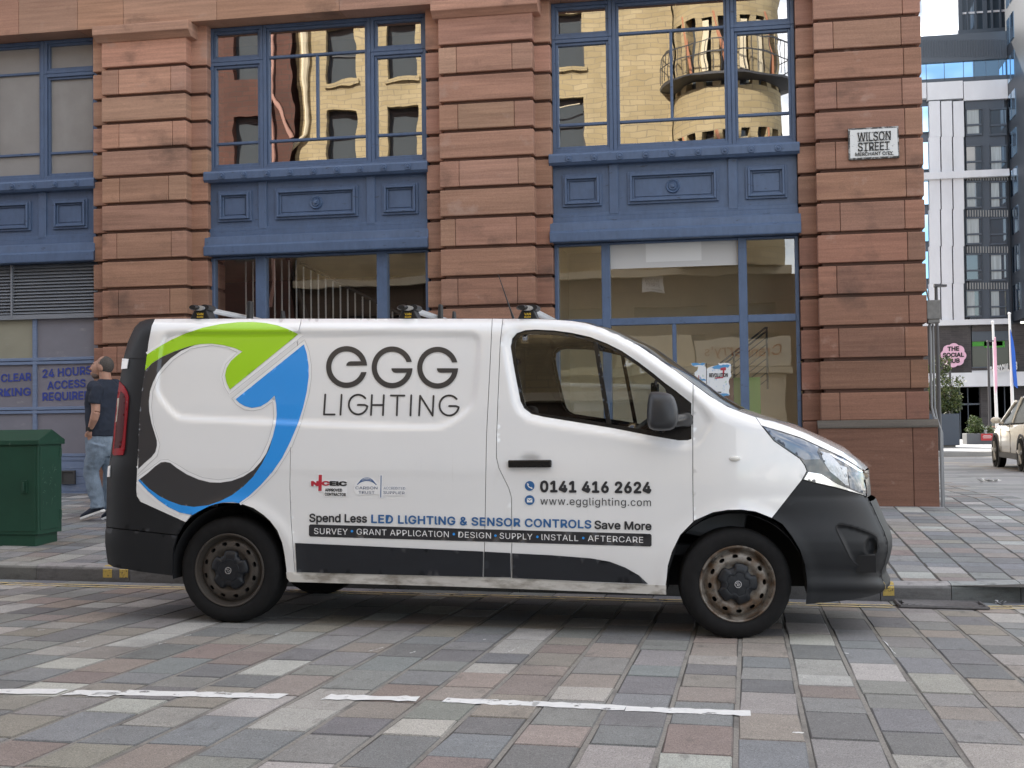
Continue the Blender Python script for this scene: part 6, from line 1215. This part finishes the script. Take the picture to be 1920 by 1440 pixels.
# torn poster pasted on the shop window
PO = thing('poster', tuple(atY(1332, 712, 15.79)), 'torn blue and white fly poster pasted on the shop window above the van bonnet', 'poster')
Zp = lambda L: zoomed(1020, 420, 3.79, L)
def flatY(name, px, m, Y, par): b = MB(); b.extr([tuple(atY(x, y, Y)) for x, y in px], (0, .0012, 0)); return b.build(name, m, par)
M_paper = mat('poster_paper', (.72, .74, .75), rough=.8, noise2=[((22, 22, 22), .58, .66, (.18, .38, .62), .8), ((30, 30, 12), .64, .70, (.10, .35, .12), .8)])
rag = lambda P: [(x+random.uniform(-1.1, 1.1), y+random.uniform(-1.1, 1.1)) for x, y in densify(P, 5)]
flatY('poster_sheet', rag(Zp([(1042, 990), (1145, 988), (1140, 1010), (1160, 1030), (1180, 1020), (1240, 1000), (1240, 988), (1328, 988), (1325, 1040), (1330, 1080), (1315, 1100), (1318, 1215), (1235, 1225), (1160, 1190), (1120, 1165), (1115, 1120), (1060, 1105), (1048, 1075), (1085, 1040), (1095, 1015), (1060, 1010)])), M_paper, 15.786, PO)
M_pb = mat('poster_blue', (.10, .30, .55), rough=.8); M_pr = mat('poster_red', (.42, .05, .07), rough=.8)
for L in ([(1045, 990), (1143, 989), (1130, 1004), (1060, 1006)], [(1175, 1022), (1240, 1003), (1320, 1000), (1310, 1018), (1240, 1030)], [(1110, 1098), (1150, 1104), (1150, 1112), (1112, 1108)], [(1175, 1205), (1315, 1208), (1315, 1222), (1235, 1222)]): flatY('poster_patch', rag(Zp(L)), M_pb, 15.7845, PO)
for L in ([(1254, 1022), (1292, 1018), (1294, 1038), (1282, 1040), (1280, 1085), (1268, 1086), (1270, 1040), (1254, 1040)], [(1097, 1075), (1103, 1075), (1103, 1112), (1097, 1112)], [(1215, 1092), (1275, 1086), (1275, 1094), (1216, 1100)]): flatY('poster_emblem', Zp(L), M_pr, 15.783, PO)
def ptxt(s, a, c, cap):
    (a, c) = Zp([a, c]); P, Fs = text_px(s, a, c, cap/3.79, .03); b = MB(); b.add([tuple(atY(x, y, 15.7825-k_*1.2e-4)) for (x, y), k_ in zip(P, LAYER)], Fs); b.build('poster_text', M_black, PO)
ptxt('REVOLUTION', (1175, 1088), (1305, 1086), 26); ptxt('U', (1052, 1086), (1068, 1086), 26); flatY('poster_strip', Zp([(1193, 1190), (1260, 1192), (1260, 1200), (1193, 1200)]), M_black, 15.783, PO)
flatY('poster_crease', Zp([(1152, 990), (1156, 990), (1158, 1195), (1154, 1195)]), M_black, 15.7828, PO)
# litter
LI = MB(); c = atG(1853, 904, zs); c = Vector(c)
for k in range(14): a = random.uniform(0, 6.28); d = Vector((math.cos(a), math.sin(a), random.uniform(.1, .5))); e = d.cross(Vector((0, 0, 1))).normalized(); p = c+Vector((random.uniform(-.13, .12), random.uniform(-.06, .06), .01)); LI.poly([p, p+d*.09+e*.03, p+d*.11-e*.035, p-e*.045])
o = LI.build('litter', M_white); tag(o, 'crumpled white paper lying on the side street', 'litter'); rebase(o, c)
LI = MB(); c = Vector(atG(1875, 1133, road_z)); 
for k in range(8): a = random.uniform(0, 6.28); d = Vector((math.cos(a), math.sin(a), random.uniform(.2, .9))); e = d.cross(Vector((0, 0, 1))).normalized(); p = c+Vector((random.uniform(-.015, .015), random.uniform(-.01, .01), .002)); LI.poly([p, p+d*.03+e*.012, p+d*.035-e*.01, p-e*.015])
o = LI.build('litter', mat('grey_litter', (.32, .32, .33), rough=.5)); tag(o, 'small grey scrap of litter in the gutter at the right', 'litter'); rebase(o, c)
